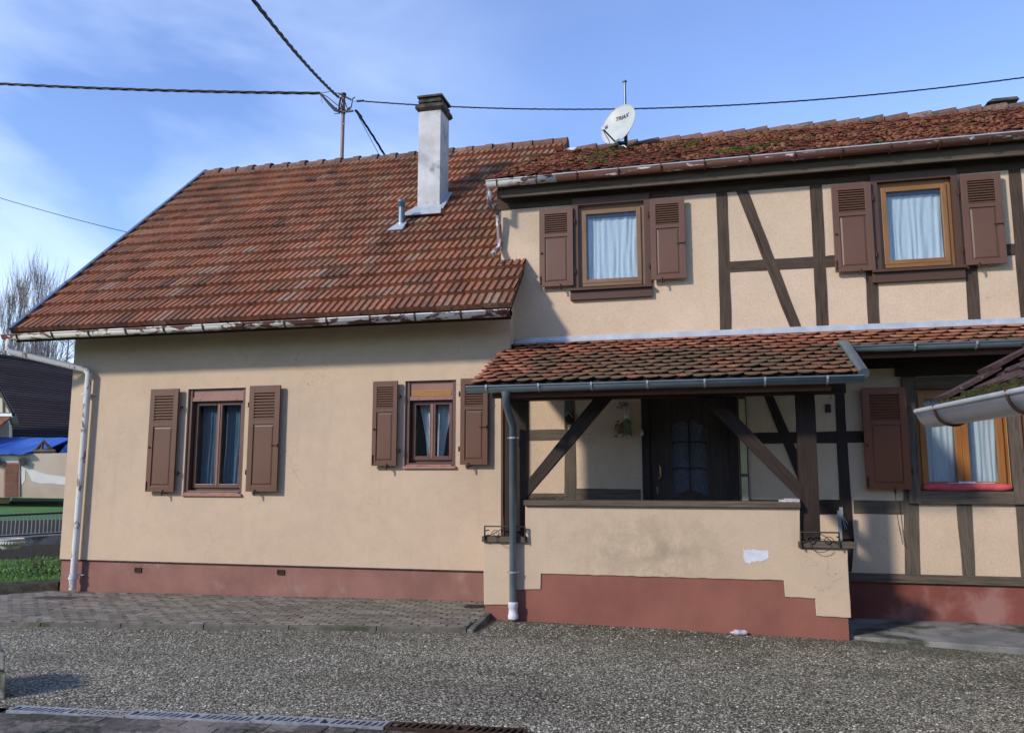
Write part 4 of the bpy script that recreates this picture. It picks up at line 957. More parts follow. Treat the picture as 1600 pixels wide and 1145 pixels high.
tag(build(q,'thermometer',M['cream'],None,bev=.003),'pale narrow thermometer on the timber below the bird house','thermometer')
# wall ornament: a hare figure with a basket, twigs and leaves
c=onY(978,665,YB-.04)
t=empty('wall_ornament',(c.x,YB-.02,c.z-.15),'painted hare figure in green trousers with flower basket hung on the porch wall','wall ornament')
M['pinkish']=noisy('whitish_paint',(.42,.40,.36),(.55,.52,.47),20,.7,.1); M['green']=noisy('green_paint',(.09,.14,.06),(.15,.21,.10),20,.6,.1); M['redp']=noisy('dull_red',(.17,.08,.05),(.24,.12,.08),20,.7,.1)
fx=c.x+.012
q=MB(); q.blob((fx,YB-.045,c.z+.045),.03,(.9,.7,1),3,2,.1)
for s in (-1,1): q.tube([(fx+s*.009,YB-.045,c.z+.06),(fx+s*.014,YB-.045,c.z+.115),(fx+s*.009,YB-.045,c.z+.155)],[.009,.013,.004],8)
build(q,'hare_head',M['pinkish'],t)
q=MB(); q.tube([(fx,YB-.045,c.z+.03),(fx,YB-.045,c.z-.01),(fx,YB-.045,c.z-.05)],[.018,.030,.028],10)
for s in (-1,1): q.tube([(fx+s*.015,YB-.045,c.z-.04),(fx+s*.018,YB-.045,c.z-.125)],[.018,.014],8); q.tube([(fx+s*.025,YB-.05,c.z+.015),(fx+s*.045,YB-.06,c.z-.02),(fx+s*.02,YB-.075,c.z-.035)],[.011,.010,.008],8)
build(q,'hare_clothes',M['green'],t)
q=MB()
for s in (-1,1): q.blob((fx+s*.02,YB-.055,c.z-.14),.019,(1,1.2,.7),4,1,.1)
q.blob((c.x-.05,YB-.05,c.z-.13),.02,(1,.8,1),5,1,.3); build(q,'hare_feet',M['pinkish'],t)
q=MB(); q.lathe([(.02,-.12),(.04,-.08),(.045,-.03),(.04,-.03)],(c.x-.065,YB-.05,c.z),10,sy=.6)
for i in range(8): q.blob((c.x-.065+random.uniform(-.035,.035),YB-.06,c.z-.02+random.uniform(-.02,.03)),.013,(1,1,1),i,1,.4)
build(q,'basket',M['redp'],t)
q=MB()
for i in range(26): q.blob((c.x-.06+random.uniform(-.05,.12),YB-.05+random.uniform(-.01,.01),c.z-.08+random.uniform(-.07,.05)),.009,(1.5,.5,1),i,1,.5)
for i in range(14): q.blob((c.x-.03+random.uniform(-.05,.05),YB-.04,c.z+.15+random.uniform(-.02,.04)),.011,(1.6,.5,.8),i,1,.5)
build(q,'leaves',M['green'],t)
q=MB(); q.tube([(fx,YB-.02,c.z+.13),(fx-.01,YB-.02,c.z+.2)],.003,5); build(q,'hanger',M['iron'],t); t.scale=(1.3,1,1.32)
# magazine on the coping, stick on the coping
M['paper']=noisy('printed_paper',(.35,.34,.33),(.62,.62,.62),45,.5,0,det=2)
a=onY(1216,782,YP+.02); q=MB(); zc=onY(1000,782.5,YP-.045).z
q.hexa([(a.x,YP-.03,zc+.002),(a.x+.22,YP-.02,zc+.002),(a.x+.23,YP+.20,zc+.002),(a.x+.02,YP+.19,zc+.002),(a.x,YP-.03,zc+.02),(a.x+.22,YP-.02,zc+.016),(a.x+.23,YP+.20,zc+.02),(a.x+.02,YP+.19,zc+.022)])
q.hexa([(a.x+.09,YP-.01,zc+.023),(a.x+.225,YP-.0,zc+.019),(a.x+.22,YP+.15,zc+.022),(a.x+.07,YP+.15,zc+.024),(a.x+.09,YP-.01,zc+.033),(a.x+.225,YP-.0,zc+.027),(a.x+.22,YP+.15,zc+.032),(a.x+.07,YP+.15,zc+.034)])
tag(build(q,'magazine',M['paper'],None),'folded printed magazine lying on the right end of the porch parapet','magazine')
q=MB(); a=onY(872,781,YP+.12); b=onY(914,768,YP+.26); q.beam((a.x,YP+.10,zc+.012),(b.x,YP+.27,zc+.10),.05,.018)
tag(build(q,'wooden_board',M['timberG'],None,bev=.002),'short grey board leaning up from the porch parapet coping','board')
q=MB(); a=onY(828,779,YP+.1)
for i in range(7): q.tube([(a.x+.0+i*.035,YP+.05+.02*(i%3),zc+.008),(a.x+.06+i*.04,YP+.12,zc+.02+.03*random.random()),(a.x+.13+i*.045,YP+.10+.05*random.random(),zc+.012)],.004,5)
tag(build(q,'dry_twigs',M['timber'],None),'few dry twigs lying at the left end of the porch parapet','twigs')
# red draught cushion on the sill of the lower right window
M['redc']=noisy('red_cushion_cloth',(.40,.055,.065),(.52,.085,.095),9,.75,.35,.006,25)
x0,x1,z0,z1=W5; q=MB(); pts=[];rs=[]
for i in range(25):
    t_=i/24; pts.append((x0+.03+(x1-x0-.05)*t_,YB-.035,z0+.045+.004*math.sin(t_*13))); rs.append(.044*(1-.45*abs(2*t_-1)**14)*(1+.05*math.sin(t_*31)))
q.tube(pts,rs,12)
tag(build(q,'draught_cushion',M['redc'],None),'long red draught cushion lying on the sill of the orange framed window','cushion')
q=MB(); q.box(x0+.42,x0+.60,YB-.02,YB+.0,z0+.093,z0+.112); q.tube([(x0+.30,YB-.02,z0+.09),(x0+.8,YB-.03,z0+.095)],.004,5); 
tag(build(q,'curtain_rod_clip',M['pvcgrey'],None),'small grey clip on a thin rod lying on the red cushion','clip')
# cord hanging below the reddish shutter
a=onY(1399,770,YB-.08); q=MB(); q.tube([(a.x,YB-.08,a.z),(a.x+.006,YB-.07,a.z-.25),(a.x+.03,YB-.05,a.z-.44),(a.x+.05,YB-.05,a.z-.60)],.0045,6); q.tube([(a.x-.004,YB-.08,a.z),(a.x+.012,YB-.06,a.z-.3),(a.x+.07,YB-.05,a.z-.62)],.003,6)
build(q,'hanging_cord',M['timberG'],B)
q=MB(); a=onY(1311,800,YB-.2); q.box(a.x-.02,a.x+.02,YB-.22,YB-.19,a.z-.40,a.z+.02,(0,0,1)); q.box(a.x-.0,a.x+.04,YB-.23,YB-.21,a.z-.08,a.z+.06)
for i in range(5): q.tube([(a.x+.02,YB-.24,a.z-.02),(a.x+random.uniform(-.06,.1),YB-.25,a.z-.12-random.random()*.12)],.003,5)
tag(build(q,'garden_stake',M['zincM'],None),'weathered grey stake with wire ends standing behind the right porch ledge','stake')
q=MB(); c=onY(772,634,9.25); q.tube([c+Vector((0,0,.09)),c+Vector((0,0,.03)),c+Vector((.016,0,.0)),c+Vector((.0,0,-.026)),c+Vector((-.018,0,-.008))],.0035,6)
build(q,'hook',M['iron'],B)

# ---- satellite dish
yD=13.55
mast=onY(976,128,yD); mz0=RB(0,(yD-Yb0)/cb,0).z
cen=onY(966.5,195,yD-.22)
t=empty('satellite_dish',(mast.x,yD,mz0),'pale grey satellite dish with feed arm on a tall roof mast','satellite dish')
q=MB(); q.tube([(mast.x,yD,mz0-.2),(mast.x,yD,mast.z-.01)],.024,12); q.lathe([(.026,-.02),(.042,-.01),(.040,.012),(.0,.02)],(mast.x,yD,mast.z),14); build(q,'mast',M['zinc'],t)
M['dish']=noisy('light_grey_dish_enamel',(.36,.385,.37),(.43,.455,.435),3,.45,.03)
az=R(30); el=R(16); nrm=Vector((-math.sin(az)*math.cos(el),-math.cos(az)*math.cos(el),math.sin(el))).normalized()
hx=Vector((0,0,1)).cross(nrm).normalized(); hy=nrm.cross(hx).normalized()
rx,ry=.345,.385
V=[];F=[];nr_=8;na=40
for b_ in (0,1):
    for i in range(nr_+1):
        for j in range(na):
            a=2*math.pi*j/na; k=i/nr_
            V.append(cen+hx*(rx*k*math.cos(a))+hy*(ry*k*math.sin(a))+nrm*(.075*k*k-.06-.006*b_))
m_=(nr_+1)*na
for i in range(nr_):
    for j in range(na):
        j2=(j+1)%na; F.append((i*na+j,(i+1)*na+j,(i+1)*na+j2,i*na+j2)); F.append((m_+i*na+j,m_+i*na+j2,m_+(i+1)*na+j2,m_+(i+1)*na+j))
q=MB(); q.add(V,F,(1,0,0),.5,True)
rim=[cen+hx*(rx*math.cos(2*math.pi*j/40))+hy*(ry*math.sin(2*math.pi*j/40))+nrm*.013 for j in range(41)]
q.tube(rim,.007,6); build(q,'reflector',M['dish'],t)
# lettering
tcu=bpy.data.curves.new('lettering','FONT'); tcu.body='TRIAX'; tcu.size=.098; tcu.offset=.003; tcu.align_x='CENTER'; tcu.align_y='CENTER'; tcu.extrude=.0015; tcu.shear=.25
to=bpy.data.objects.new('tmp',tcu); C.objects.link(to); dg=bpy.context.evaluated_depsgraph_get(); tm=bpy.data.meshes.new_from_object(to.evaluated_get(dg)); bpy.data.objects.remove(to)
M['ink']=noisy('dark_lettering',(.03,.035,.035),(.05,.05,.05),5,.5,0)
q=MB(); pc=cen+hy*.175+hx*.02
def onDish(a,b): k2=(a/rx)**2+(b/ry)**2; return cen+hx*a+hy*b+nrm*(.075*k2-.056)
V=[onDish(-v.co.x*-1*1.0+.015, v.co.y+.165)+nrm*(v.co.z) for v in tm.vertices]
# text x runs along +hx as seen from in front (right-handed with nrm towards viewer)
q.add(V,[list(p.vertices) for p in tm.polygons],(1,0,0),.5); build(q,'lettering',M['ink'],t)
low=cen-hy*ry*.93+nrm*.01; feed=onY(938,206,yD-.55)
feed=low+nrm*.34+hy*.07-hx*.0
q=MB(); q.tube([low-nrm*.10,low,feed-hy*.05],.013,8); build(q,'feed_arm',M['black'],t)
q=MB(); d=(cen-feed).normalized(); q.tube([feed-d*.03,feed+d*.02,feed+d*.025,feed+d*.07],[.025,.027,.036,.038],12); q.tube([feed-hx*.05,feed-hx*.05+d*.06],.022,10); q.box(feed.x-.025,feed.x+.02,feed.y-.03,feed.y+.03,feed.z-.055,feed.z+.0)
build(q,'feed_horn',M['pvcgrey'],t)
q=MB(); q.beam(cen-nrm*.13,Vector((mast.x,yD,cen.z-.08)),.08,.10); q.beam(low-nrm*.03,Vector((mast.x,yD,cen.z-.25)),.03,.05); q.tube([(mast.x,yD,cen.z-.30),(mast.x,yD,cen.z+.02)],.032,10); build(q,'bracket',M['black'],t)
q=MB(); b0=RB(mast.x+.05,(yD-.45-Yb0)/cb,.05); q.tube([low+nrm*.02,low-nrm*.05+Vector((.05,0,-.06)),b0+Vector((-.05,.1,.08)),b0],.008,6); build(q,'coax_cable',M['white'],t)
q=MB(); q.tube([feed-hy*.04,feed-hy*.12+hx*.03,low+nrm*.15-hy*.08,low+Vector((-.1,0,-.03)),low+Vector((-.0,0,-.04)),b0+Vector((0.1,.1,.04))],.006,6); build(q,'coax_cable',M['rubber'],t)

# ---- roof pole with overhead lines
yU=14.35; pt_=onY(537,150,yU); px_=pt_.x
t=empty('roof_pole',(px_,yU,onY(537,250,yU).z-.4),'brown steel roof pole carrying overhead cables behind the left ridge','pole')
q=MB(); q.tube([(px_,yU,pt_.z-1.6),(px_,yU,pt_.z)],.036,12); build(q,'pole_tube',M['polem'],t)
q=MB(); q.lathe([(.045,-.02),(.055,-.01),(.05,.03),(.02,.045),(0,.046)],(px_,yU,pt_.z+.02),14); build(q,'pole_cap',M['black'],t)
zc_=onY(537,177,yU).z
q=MB(); q.box(px_-.0,px_+.24,yU-.06,yU-.03,zc_-.015,zc_+.015); q.tube([(px_-.09,yU-.05,pt_.z+.04),(px_+.19,yU-.05,pt_.z-.13)],.017,8)
for z in (pt_.z-.02,zc_): q.tube([(px_,yU,z-.02),(px_,yU,z+.02)],.043,12)
build(q,'cross_arm',M['black'],t)
q=MB()
for i in range(7):
    a=Vector((px_+random.uniform(-.06,.02),yU-.06,pt_.z-random.uniform(.05,.3))); b=Vector((px_+random.choice((-1,1))*random.uniform(.05,.22),yU-.06,zc_+random.uniform(-.08,.14)))
    mi=(a+b)/2+Vector((0,0,-.08)); q.tube([a,mi,b],.008,6)
q.tube([(px_-.06,yU-.05,zc_-.02),(px_-.07,yU-.05,zc_+.15),(px_-.035,yU-.05,pt_.z-.05)],.02,8)
q.tube([(px_+.04,yU-.05,pt_.z-.12),(px_+.12,yU-.06,zc_+.05),(px_+.2,yU-.05,zc_+.09),(px_+.22,yU-.05,zc_+.25),(px_+.27,yU-.05,zc_+.29)],.011,6)
build(q,'wire_loops',M['rubber'],t)
def cable(a,b,sag,r_,nm,lab,twist=0,n=60,cat='cable'):
    a=Vector(a);b=Vector(b);q=MB();Ln=(b-a).length
    P=[a.lerp(b,i/n)-Vector((0,0,sag*4*(i/n)*(1-i/n))) for i in range(n+1)]
    if twist:
        for ph in (0,2.1,4.2):
            Q=[]
            for i,p in enumerate(P):
                d=(b-a).normalized(); u=d.cross(Vector((0,0,1))).normalized(); v=u.cross(d); an=ph+i/n*Ln/twist*6.283
                k=1+.35*noise.noise(Vector((i*.4,ph,0)))
                Q.append(p+(u*math.cos(an)+v*math.sin(an))*r_*.62*k)
            q.tube(Q,r_*.55,6)
    else: q.tube(P,r_,6)
    return tag(build(q,nm,M['rubber'],None),lab,cat)
# left bundle: comes in from the left, strain clamp then drops to the pole
e=onY(500,146,yU); f=onY(-260,114,13.2)
cable(e,f,.10,.028,'overhead_cable','thick twisted overhead cable running from the roof pole to the left edge',.9,140)
q=MB(); q.tube([(px_,yU-.04,pt_.z-.0),e+Vector((.25,0,.01)),e],.006,6); q.tube([e,onY(515,163,yU),onY(524,172,yU),(px_-.03,yU-.05,zc_+.01)],[.02,.03,.036,.022],8); q.tube([e,onY(512,152,yU),onY(530,167,yU)],.009,6); q.tube([e,onY(504,162,yU)],.004,5)
tag(build(q,'strain_clamp',M['rubber'],None),'black cable strain clamp left of the roof pole','cable clamp')
e=onY(529,152,yU-.05); f=onY(330,-90,7.2)
cable(e,f,.12,.026,'overhead_cable','thick twisted overhead cable rising steeply from the roof pole to the top edge',.9,110)
e=onY(562,158,yU-.0); f=onY(1720,104,14.9)
cable(e,f,.42,.013,'overhead_cable','long thin overhead cable passing behind the chimney and the dish to the right edge',.5,200)
q=MB(); a=e; q.tube([a+Vector((-.06,0,.0)),a+Vector((.09,0,-.005))],.022,8); q.tube([a+Vector((-.14,0,.0)),a],.004,5); tag(build(q,'strain_clamp',M['rubber'],None),'small black cable clamp right of the roof pole','cable clamp')
e=onY(555,172,yU); f=onY(612,262,yU+1.0)
cable(e,f,-.04,.022,'overhead_cable','thick black cable dropping from the roof pole behind the ridge',.6,60)
q=MB(); q.tube([onY(557,173,yU),onY(564,184,yU+.05)],[.02,.042],8); tag(build(q,'strain_clamp',M['rubber'],None),'black cable clamp below the cross arm of the roof pole','cable clamp')
cable(onY(560,182,yU),onY(600,256,yU+.8),0,.006,'stay_wire','thin wire dropping beside the thick cable behind the ridge',0,8,'wire')
cable(onY(-200,243,22),onY(330,392,24),.25,.012,'telephone_wire','thin sagging wire in the sky left of the roof verge',0,30,'wire')

# ================= the ground
DV=Vector((-.695,.719,0)); FR=[DV,Vector((.719,.695,0))]
def set_frame(deg):
    if deg is None: FR[0],FR[1]=DV,Vector((.719,.695,0))
    else: FR[0],FR[1]=Vector((-math.sin(R(deg)),math.cos(R(deg)),0)),Vector((math.cos(R(deg)),math.sin(R(deg)),0))
def lerp_prof(t,P):
    if t<=P[0][0]: return P[0][1]
    for (a,za),(b,zb) in zip(P,P[1:]):
        if t<=b: return za+(zb-za)*(t-a)/(b-a)
    return P[-1][1]
PR=[(14.25,-1.74),(14.5,-1.60),(17,-1.62),(20.5,-1.78),(22.8,-2.95),(30.5,-2.95),(32.5,-1.50),(45,-1.22),(60,-1.15),(400,-1.1)]
def zgrav(x):
    if x>-2.5: return -1.665-.0195*(min(x,6)+2.5)
    return -1.665-.012*(-2.5-max(x,-12))
def hgr(x,y):
    base=zgrav(x)-.06
    if x>-9.2 : return base
    t=x*DV.x+y*DV.y; k=min(1,(-9.2-x)/.35); return base*(1-k)+lerp_prof(t,PR)*k
def axis(l): 
    out=[]; v=-l
    return out
xs=[-900,-500,-300,-200,-140,-100,-75,-60]+[-52+i*1.0 for i in range(26)]+[-26+i*.4 for i in range(42)]+[-9.2,-8,-6,-3,0,3,6,9,15,30,60,120,300,900]
xs=sorted(set(xs)); ys=[-900,-300,-100,-40,-20,-10,-4,0,3,6]+[8+i*.4 for i in range(50)]+[28+i*1.0 for i in range(30)]+[60,75,100,140,200,300,500,900]
V=[(x,y,hgr(x,y)) for y in ys for x in xs]; nx=len(xs); F=[(j*nx+i,j*nx+i+1,(j+1)*nx+i+1,(j+1)*nx+i) for j in range(len(ys)-1) for i in range(nx-1)]
m,n,b=newmat('meadow_ground'); v=wcoord(n)
col=ramp(n,nz(n,v,.6,6,.6),[(.3,(.040,.115,.020)),(.7,(.075,.19,.035))]); col=mixc(n,.6,col,ramp(n,nz(n,v,9,5,.7),[(.35,g(.5)),(.6,g(1.1))]),'MULTIPLY')
sx=N(n,'ShaderNodeSeparateXYZ'); L(n,v,sx.inputs[0]); gx=N(n,'ShaderNodeNewGeometry'); sn=N(n,'ShaderNodeSeparateXYZ'); L(n,gx.outputs['True Normal'],sn.inputs[0])
steep=ramp(n,sn.outputs[2],[(.86,g(1)),(.95,g(0))]); col=mixc(n,steep,col,(.035,.028,.018))
deep=ramp(n,sx.outputs[2],[(0,g(0)),(1,g(0))])
L(n,col,b.inputs['Base Color']); b.inputs['Roughness'].default_value=.95; bump(n,b,nz(n,v,25,5,.7),.6,.05); M['ground']=m
q=MB(); q.add(V,F,(1,0,0),.5,True); gr=tag(build(q,'ground',M['ground']),None,None,None,'structure')
# bare soil edge where the grass bank meets the paving
# stream in its channel
M['water']=noisy('dark_water',(.01,.014,.014),(.02,.024,.02),2,.08,.2,.02,6,spec=.5)
def loc(t,s,z): # background frame: t metres along the left diagonal view, s metres sideways (right positive)
    return FR[0]*t+FR[1]*s+Vector((0,0,z))
q=MB(); P=[loc(21.5,-40,-2.75),loc(21.5,9,-2.75),loc(32,9,-2.75),loc(32,-40,-2.75)]; q.add(P,[(0,1,2,3)],(1,0,0),.5); tag(build(q,'stream',M['water']),None,None,None,'structure')

# gravel yard
GA=onZ(20,1104,-1.675); GD=onZ(700,1139.5,-1.672)-GA; GD.z=0; GD.normalize(); GS=Vector((-GD.y,GD.x,0)); GA.z=0
m,n,b=newmat('pea_gravel'); v=wcoord(n)
vn=N(n,'ShaderNodeVectorMath',_operation='ADD'); nn=N(n,'ShaderNodeTexNoise',Scale=40.0,Detail=2.0); L(n,v,nn.inputs['Vector']); ns=N(n,'ShaderNodeVectorMath',_operation='SCALE'); ns.inputs['Scale'].default_value=.012; L(n,nn.outputs['Color'],ns.inputs[0]); L(n,v,vn.inputs[0]); L(n,ns.outputs[0],vn.inputs[1])
vo=N(n,'ShaderNodeTexVoronoi',Scale=52.0,_feature='F1'); L(n,vn.outputs[0],vo.inputs['Vector'])
hs=N(n,'ShaderNodeSeparateColor'); L(n,vo.outputs['Color'],hs.inputs[0])
pc_=ramp(n,hs.outputs[0],[(0,(.066,.061,.043)),(.3,(.165,.150,.106)),(.6,(.275,.255,.185)),(.85,(.41,.375,.285)),(1,(.62,.59,.47))])
pc_=mixc(n,.35,pc_,ramp(n,hs.outputs[1],[(0,(.75,.60,.48)),(.5,(.95,.95,.92)),(1,(.72,.76,.78))]),'MULTIPLY')
gap=ramp(n,vo.outputs['Distance'],[(.45,g(1)),(.8,g(.3))]); pc_=mixc(n,1,pc_,gap,'MULTIPLY')
mossn=mixc(n,.45,nz(n,v,.55,4,.6),nz(n,v,5,6,.7)); 
sy=N(n,'ShaderNodeSeparateXYZ'); L(n,v,sy.inputs[0]); mr=N(n,'ShaderNodeMapRange'); mr.inputs[1].default_value=7.2; mr.inputs[2].default_value=9.6; mr.inputs[3].default_value=0; mr.inputs[4].default_value=.14; L(n,sy.outputs[1],mr.inputs[0])
mossn=math_(n,'ADD',mossn,mr.outputs[0]); mk=ramp(n,mossn,[(.52,g(0)),(.68,g(.7))]); pc_=mixc(n,mk,pc_,(.060,.062,.030))
wet=ramp(n,nz(n,wcoord(n,(.3,1,1)),.9,5,.6),[(.35,g(.66)),(.62,g(1.12))]); pc_=mixc(n,.8,pc_,wet,'MULTIPLY')
L(n,pc_,b.inputs['Base Color']); b.inputs['Roughness'].default_value=.75; b.inputs['Specular IOR Level'].default_value=.25
inv=math_(n,'SUBTRACT',1,vo.outputs['Distance']); bump(n,b,inv,1.0,.012); M['gravel']=m
gxs=[-16+i*.25 for i in range(100)]; gys=[4.0+i*.2 for i in range(38)]
gxs=[x for x in gxs if x<=9]; 
V=[];F=[];yk=lambda x:10.62
for y in gys:
    for x in gxs: V.append((x,y,zgrav(x)+.012*noise.noise(Vector((x*.8,y*.8,0)))+.006*noise.noise(Vector((x*3,y*3,0)))))
nx=len(gxs)
for j in range(len(gys)-1):
    for i in range(nx-1):
        cx,cy=gxs[i]+.12,gys[j]+.1
        t=cx*DV.x+cy*DV.y
        if cx<-9.2 and t>14.1: continue
        if (Vector((cx,cy,0))-GA).dot(GS)<.02 and (Vector((cx,cy,0))-GA).dot(GD)>-1.1: continue
        F.append((j*nx+i,j*nx+i+1,(j+1)*nx+i+1,(j+1)*nx+i))
q=MB(); q.add(V,F,(1,0,0),.5,True); grv=tag(build(q,'gravel_yard',M['gravel']),None,None,None,'structure')
# front part of the yard towards and behind the camera
q=MB(); q.box(-16,9,-12,4.02,-1.95,-1.70); tag(build(q,'yard',M['gravel']),None,None,None,'structure')
# loose pebbles (real stones) strewn over the gravel
rng=random.Random(3)
m,n,b=newmat('loose_pebbles'); a=N(n,'ShaderNodeAttribute',_attribute_name='rnd')
col=ramp(n,a.outputs['Fac'],[(0,(.065,.06,.042)),(.35,(.155,.143,.10)),(.7,(.27,.25,.18)),(.93,(.41,.38,.29)),(1,(.66,.63,.52))]); col=mixc(n,.4,col,ramp(n,nz(n,wcoord(n),90,3),[(.3,g(.6)),(.7,g(1.1))]),'MULTIPLY')
L(n,col,b.inputs['Base Color']); b.inputs['Roughness'].default_value=.7; M['peb']=m
q=MB(); T_=[(0,0,1),(1,0,0.1),(0,1,.1),(-1,0,.1),(0,-1,.1)]
import itertools
def pebbles(nn,fn,q):
    VV=[];FF=[];RR=[]
    for _ in range(nn):
        p=fn(); 
        if p is None: continue
        x,y,z,s=p; a=rng.random()*6.28; ca_,sa_=math.cos(a),math.sin(a); e=rng.uniform(.6,1); h=rng.uniform(.45,.8)
        k=len(q.v)
        pts=[(.0,.0,h),(1,.1,.1),(.45,.85*e,.15),(-.5,.8*e,.05),(-1,-.05,.12),(-.5,-.85*e,.1),(.55,-.8*e,.08)]
        q.v+= [Vector((x+(u*ca_-w_*sa_)*s,y+(u*sa_+w_*ca_)*s,z+t*s)) for u,w_,t in pts]
        r_=rng.random()
        for i in range(6):
            q.f.append([k,k+1+i,k+1+(i+1)%6]); q.al.append(Vector((1,0,0))); q.rn.append(r_); q.sm.append(True)
def pf():
    y=4.6+5.0*rng.random()**1.25; 
    x=rng.uniform(-1.05*y,.45*y)
    if x<-9: return None
    if y>8.05+ (x+8)*.09 and x<-2.45: return None
    if y>9.46: return None
    dd_=(Vector((x,y,0))-GA).dot(GS)
    if -.6<(Vector((x,y,0))-GA).dot(GD) and (dd_<.085): return None
    if x>1.35 and y>9.2: return None
    if noise.noise(Vector((x*.7,y*.7,9)))+.25*noise.noise(Vector((x*4,y*4,3)))<rng.uniform(-.5,.15): return None
    return x,y,zgrav(x)+.0015+.012*noise.noise(Vector((x*.8,y*.8,0)))+.006*noise.noise(Vector((x*3,y*3,0))),rng.uniform(.005,.0135)*(1.35 if rng.random()<.06 else 1)
pebbles(95000,pf,q)
tag(build(q,'loose_pebbles',M['peb']),None,None,None,'stuff')
gr_=[o for o in C.objects if o.name=='loose_pebbles'][0]; gr_['label']='pale and dark pebbles strewn over the yard'; gr_['category']='gravel'

# paving strip before the left house: individual pavers laid in running bond
def zpav(x,y): 
    f=(y-8.2)/2.2; return (-1.605-.0125*(-2.9-x) if x<-2.9 else -1.605)-.008*(1-f)
Lp=onZ(0,965,-1.64); Rp=onZ(731,983,-1.64); 
edgeY=lambda x: Rp.y+(x-Rp.x)*(Rp.y-Lp.y)/(Rp.x-Lp.x)
q=MB(); random.seed(9)
pw,pd=.205,.102
j=0; y=YA+.015
ang=R(0)
ux=Vector((1,0,0))
rows=int((YA-7.6)/pd)
for j in range(rows):
    y1=YA-j*pd; y0=y1-pd+.006
    x=-13.5+(pw/2 if j%2 else 0)
    while x<-2.45:
        xa,xb=x,x+pw-.007; x+=pw
        ye=edgeY((xa+xb)/2)+.03
        if y1<ye: continue
        ya=max(y0,ye); 
        if y1-ya<.03: continue
        if (xa+xb)/2<A0 and False: continue
        t=xa*DV.x+y1*DV.y
        if t>14.3: continue
        # right end cut along the diagonal kerb
        xr_=-2.62+ (y1-Rp.y)*.0
        xb=min(xb,xr_)
        if xb-xa<.04: continue
        dz=random.uniform(-.003,.003); zz=[zpav(a,b)+dz+random.uniform(-.0015,.0015) for a,b in ((xa,ya),(xb,ya),(xb,y1),(xa,y1))]
        b_=.006
        V=[(xa,ya,zz[0]-.05),(xb,ya,zz[1]-.05),(xb,y1,zz[2]-.05),(xa,y1,zz[3]-.05),(xa,ya,zz[0]-b_),(xb,ya,zz[1]-b_),(xb,y1,zz[2]-b_),(xa,y1,zz[3]-b_),(xa+b_,ya+b_,zz[0]),(xb-b_,ya+b_,zz[1]),(xb-b_,y1-b_,zz[2]),(xa+b_,y1-b_,zz[3])]
        q.add(V,[(0,1,5,4),(1,2,6,5),(2,3,7,6),(3,0,4,7),(4,5,9,8),(5,6,10,9),(6,7,11,10),(7,4,8,11),(8,9,10,11)],(1,0,0))
m,n,b=newmat('old_clay_pavers'); v=wcoord(n); a=N(n,'ShaderNodeAttribute',_attribute_name='rnd')
col=ramp(n,a.outputs['Fac'],[(0,(.110,.095,.072)),(.5,(.160,.139,.106)),(1,(.21,.183,.143))]); col=mixc(n,.6,col,ramp(n,nz(n,v,20,5,.7),[(.3,g(.55)),(.65,g(1.1))]),'MULTIPLY')
mk=ramp(n,mixc(n,.5,nz(n,v,1.3,4),nz(n,v,14,5,.7)),[(.50,g(0)),(.66,g(.7))]); col=mixc(n,mk,col,(.055,.056,.030)); L(n,col,b.inputs['Base Color']); b.inputs['Roughness'].default_value=.85; bump(n,b,nz(n,v,70,4,.7),.5,.005); M['paver']=m
pv=tag(build(q,'paving',M['paver']),None,None,None,'structure')
q=MB(); V=[]; 
P=[(-13.5,edgeY(-13.5)+.02),(-2.62,edgeY(-2.62)+.02),(-2.62,YA+.01),(-13.5,YA+.01)]
q.add([(x,y,zpav(x,y)-.009) for x,y in P],[(0,1,2,3)],(1,0,0),.5); M['joint']=noisy('mossy_joint_soil',(.035,.038,.018),(.06,.055,.035),9,1,.5,.01,60)
tag(build(q,'paving_bed',M['joint']),None,None,None,'structure')
# kerbs: a thing each
M['kerb']=noisy('concrete_kerb',(.085,.08,.068),(.15,.14,.12),7,.9,.4,.006,50,third=((.05,.06,.03),3.0,.52))
a=Vector((-13.5,edgeY(-13.5),0)); b2=Vector((Rp.x,Rp.y,0))
q=MB(); n_=11
for i in range(n_):
    p=a.lerp(b2,i/n_); r2=a.lerp(b2,(i+1)/n_-.0008); z=zpav(p.x,p.y+.0)-.005; z2=zpav(r2.x,r2.y)-.005
    q.hexa([(p.x,p.y-.03,z-.2),(r2.x,r2.y-.03,z2-.2),(r2.x,r2.y+.028,z2-.2),(p.x,p.y+.028,z-.2),(p.x,p.y-.03,z),(r2.x,r2.y-.03,z2),(r2.x,r2.y+.028,z2),(p.x,p.y+.028,z)])
tag(build(q,'kerb',M['kerb'],None,bev=.006),'long low kerb edging the paving along the gravel','kerb')
e1=onZ(736,982,-1.63); e2=onZ(764,955,-1.60)
q=MB(); q.hexa([(Rp.x,Rp.y-.03,-1.85),(Rp.x+.07,Rp.y-.03,-1.85),(e2.x+.045,YP+.02,-1.85),(e2.x-.03,YP+.02,-1.85),(Rp.x,Rp.y-.03,-1.632),(Rp.x+.07,Rp.y-.03,-1.635),(e2.x+.045,YP+.02,-1.60),(e2.x-.03,YP+.02,-1.60)])
tag(build(q,'kerb',M['kerb'],None,bev=.008),'short kerb closing the right end of the paving by the porch','kerb')
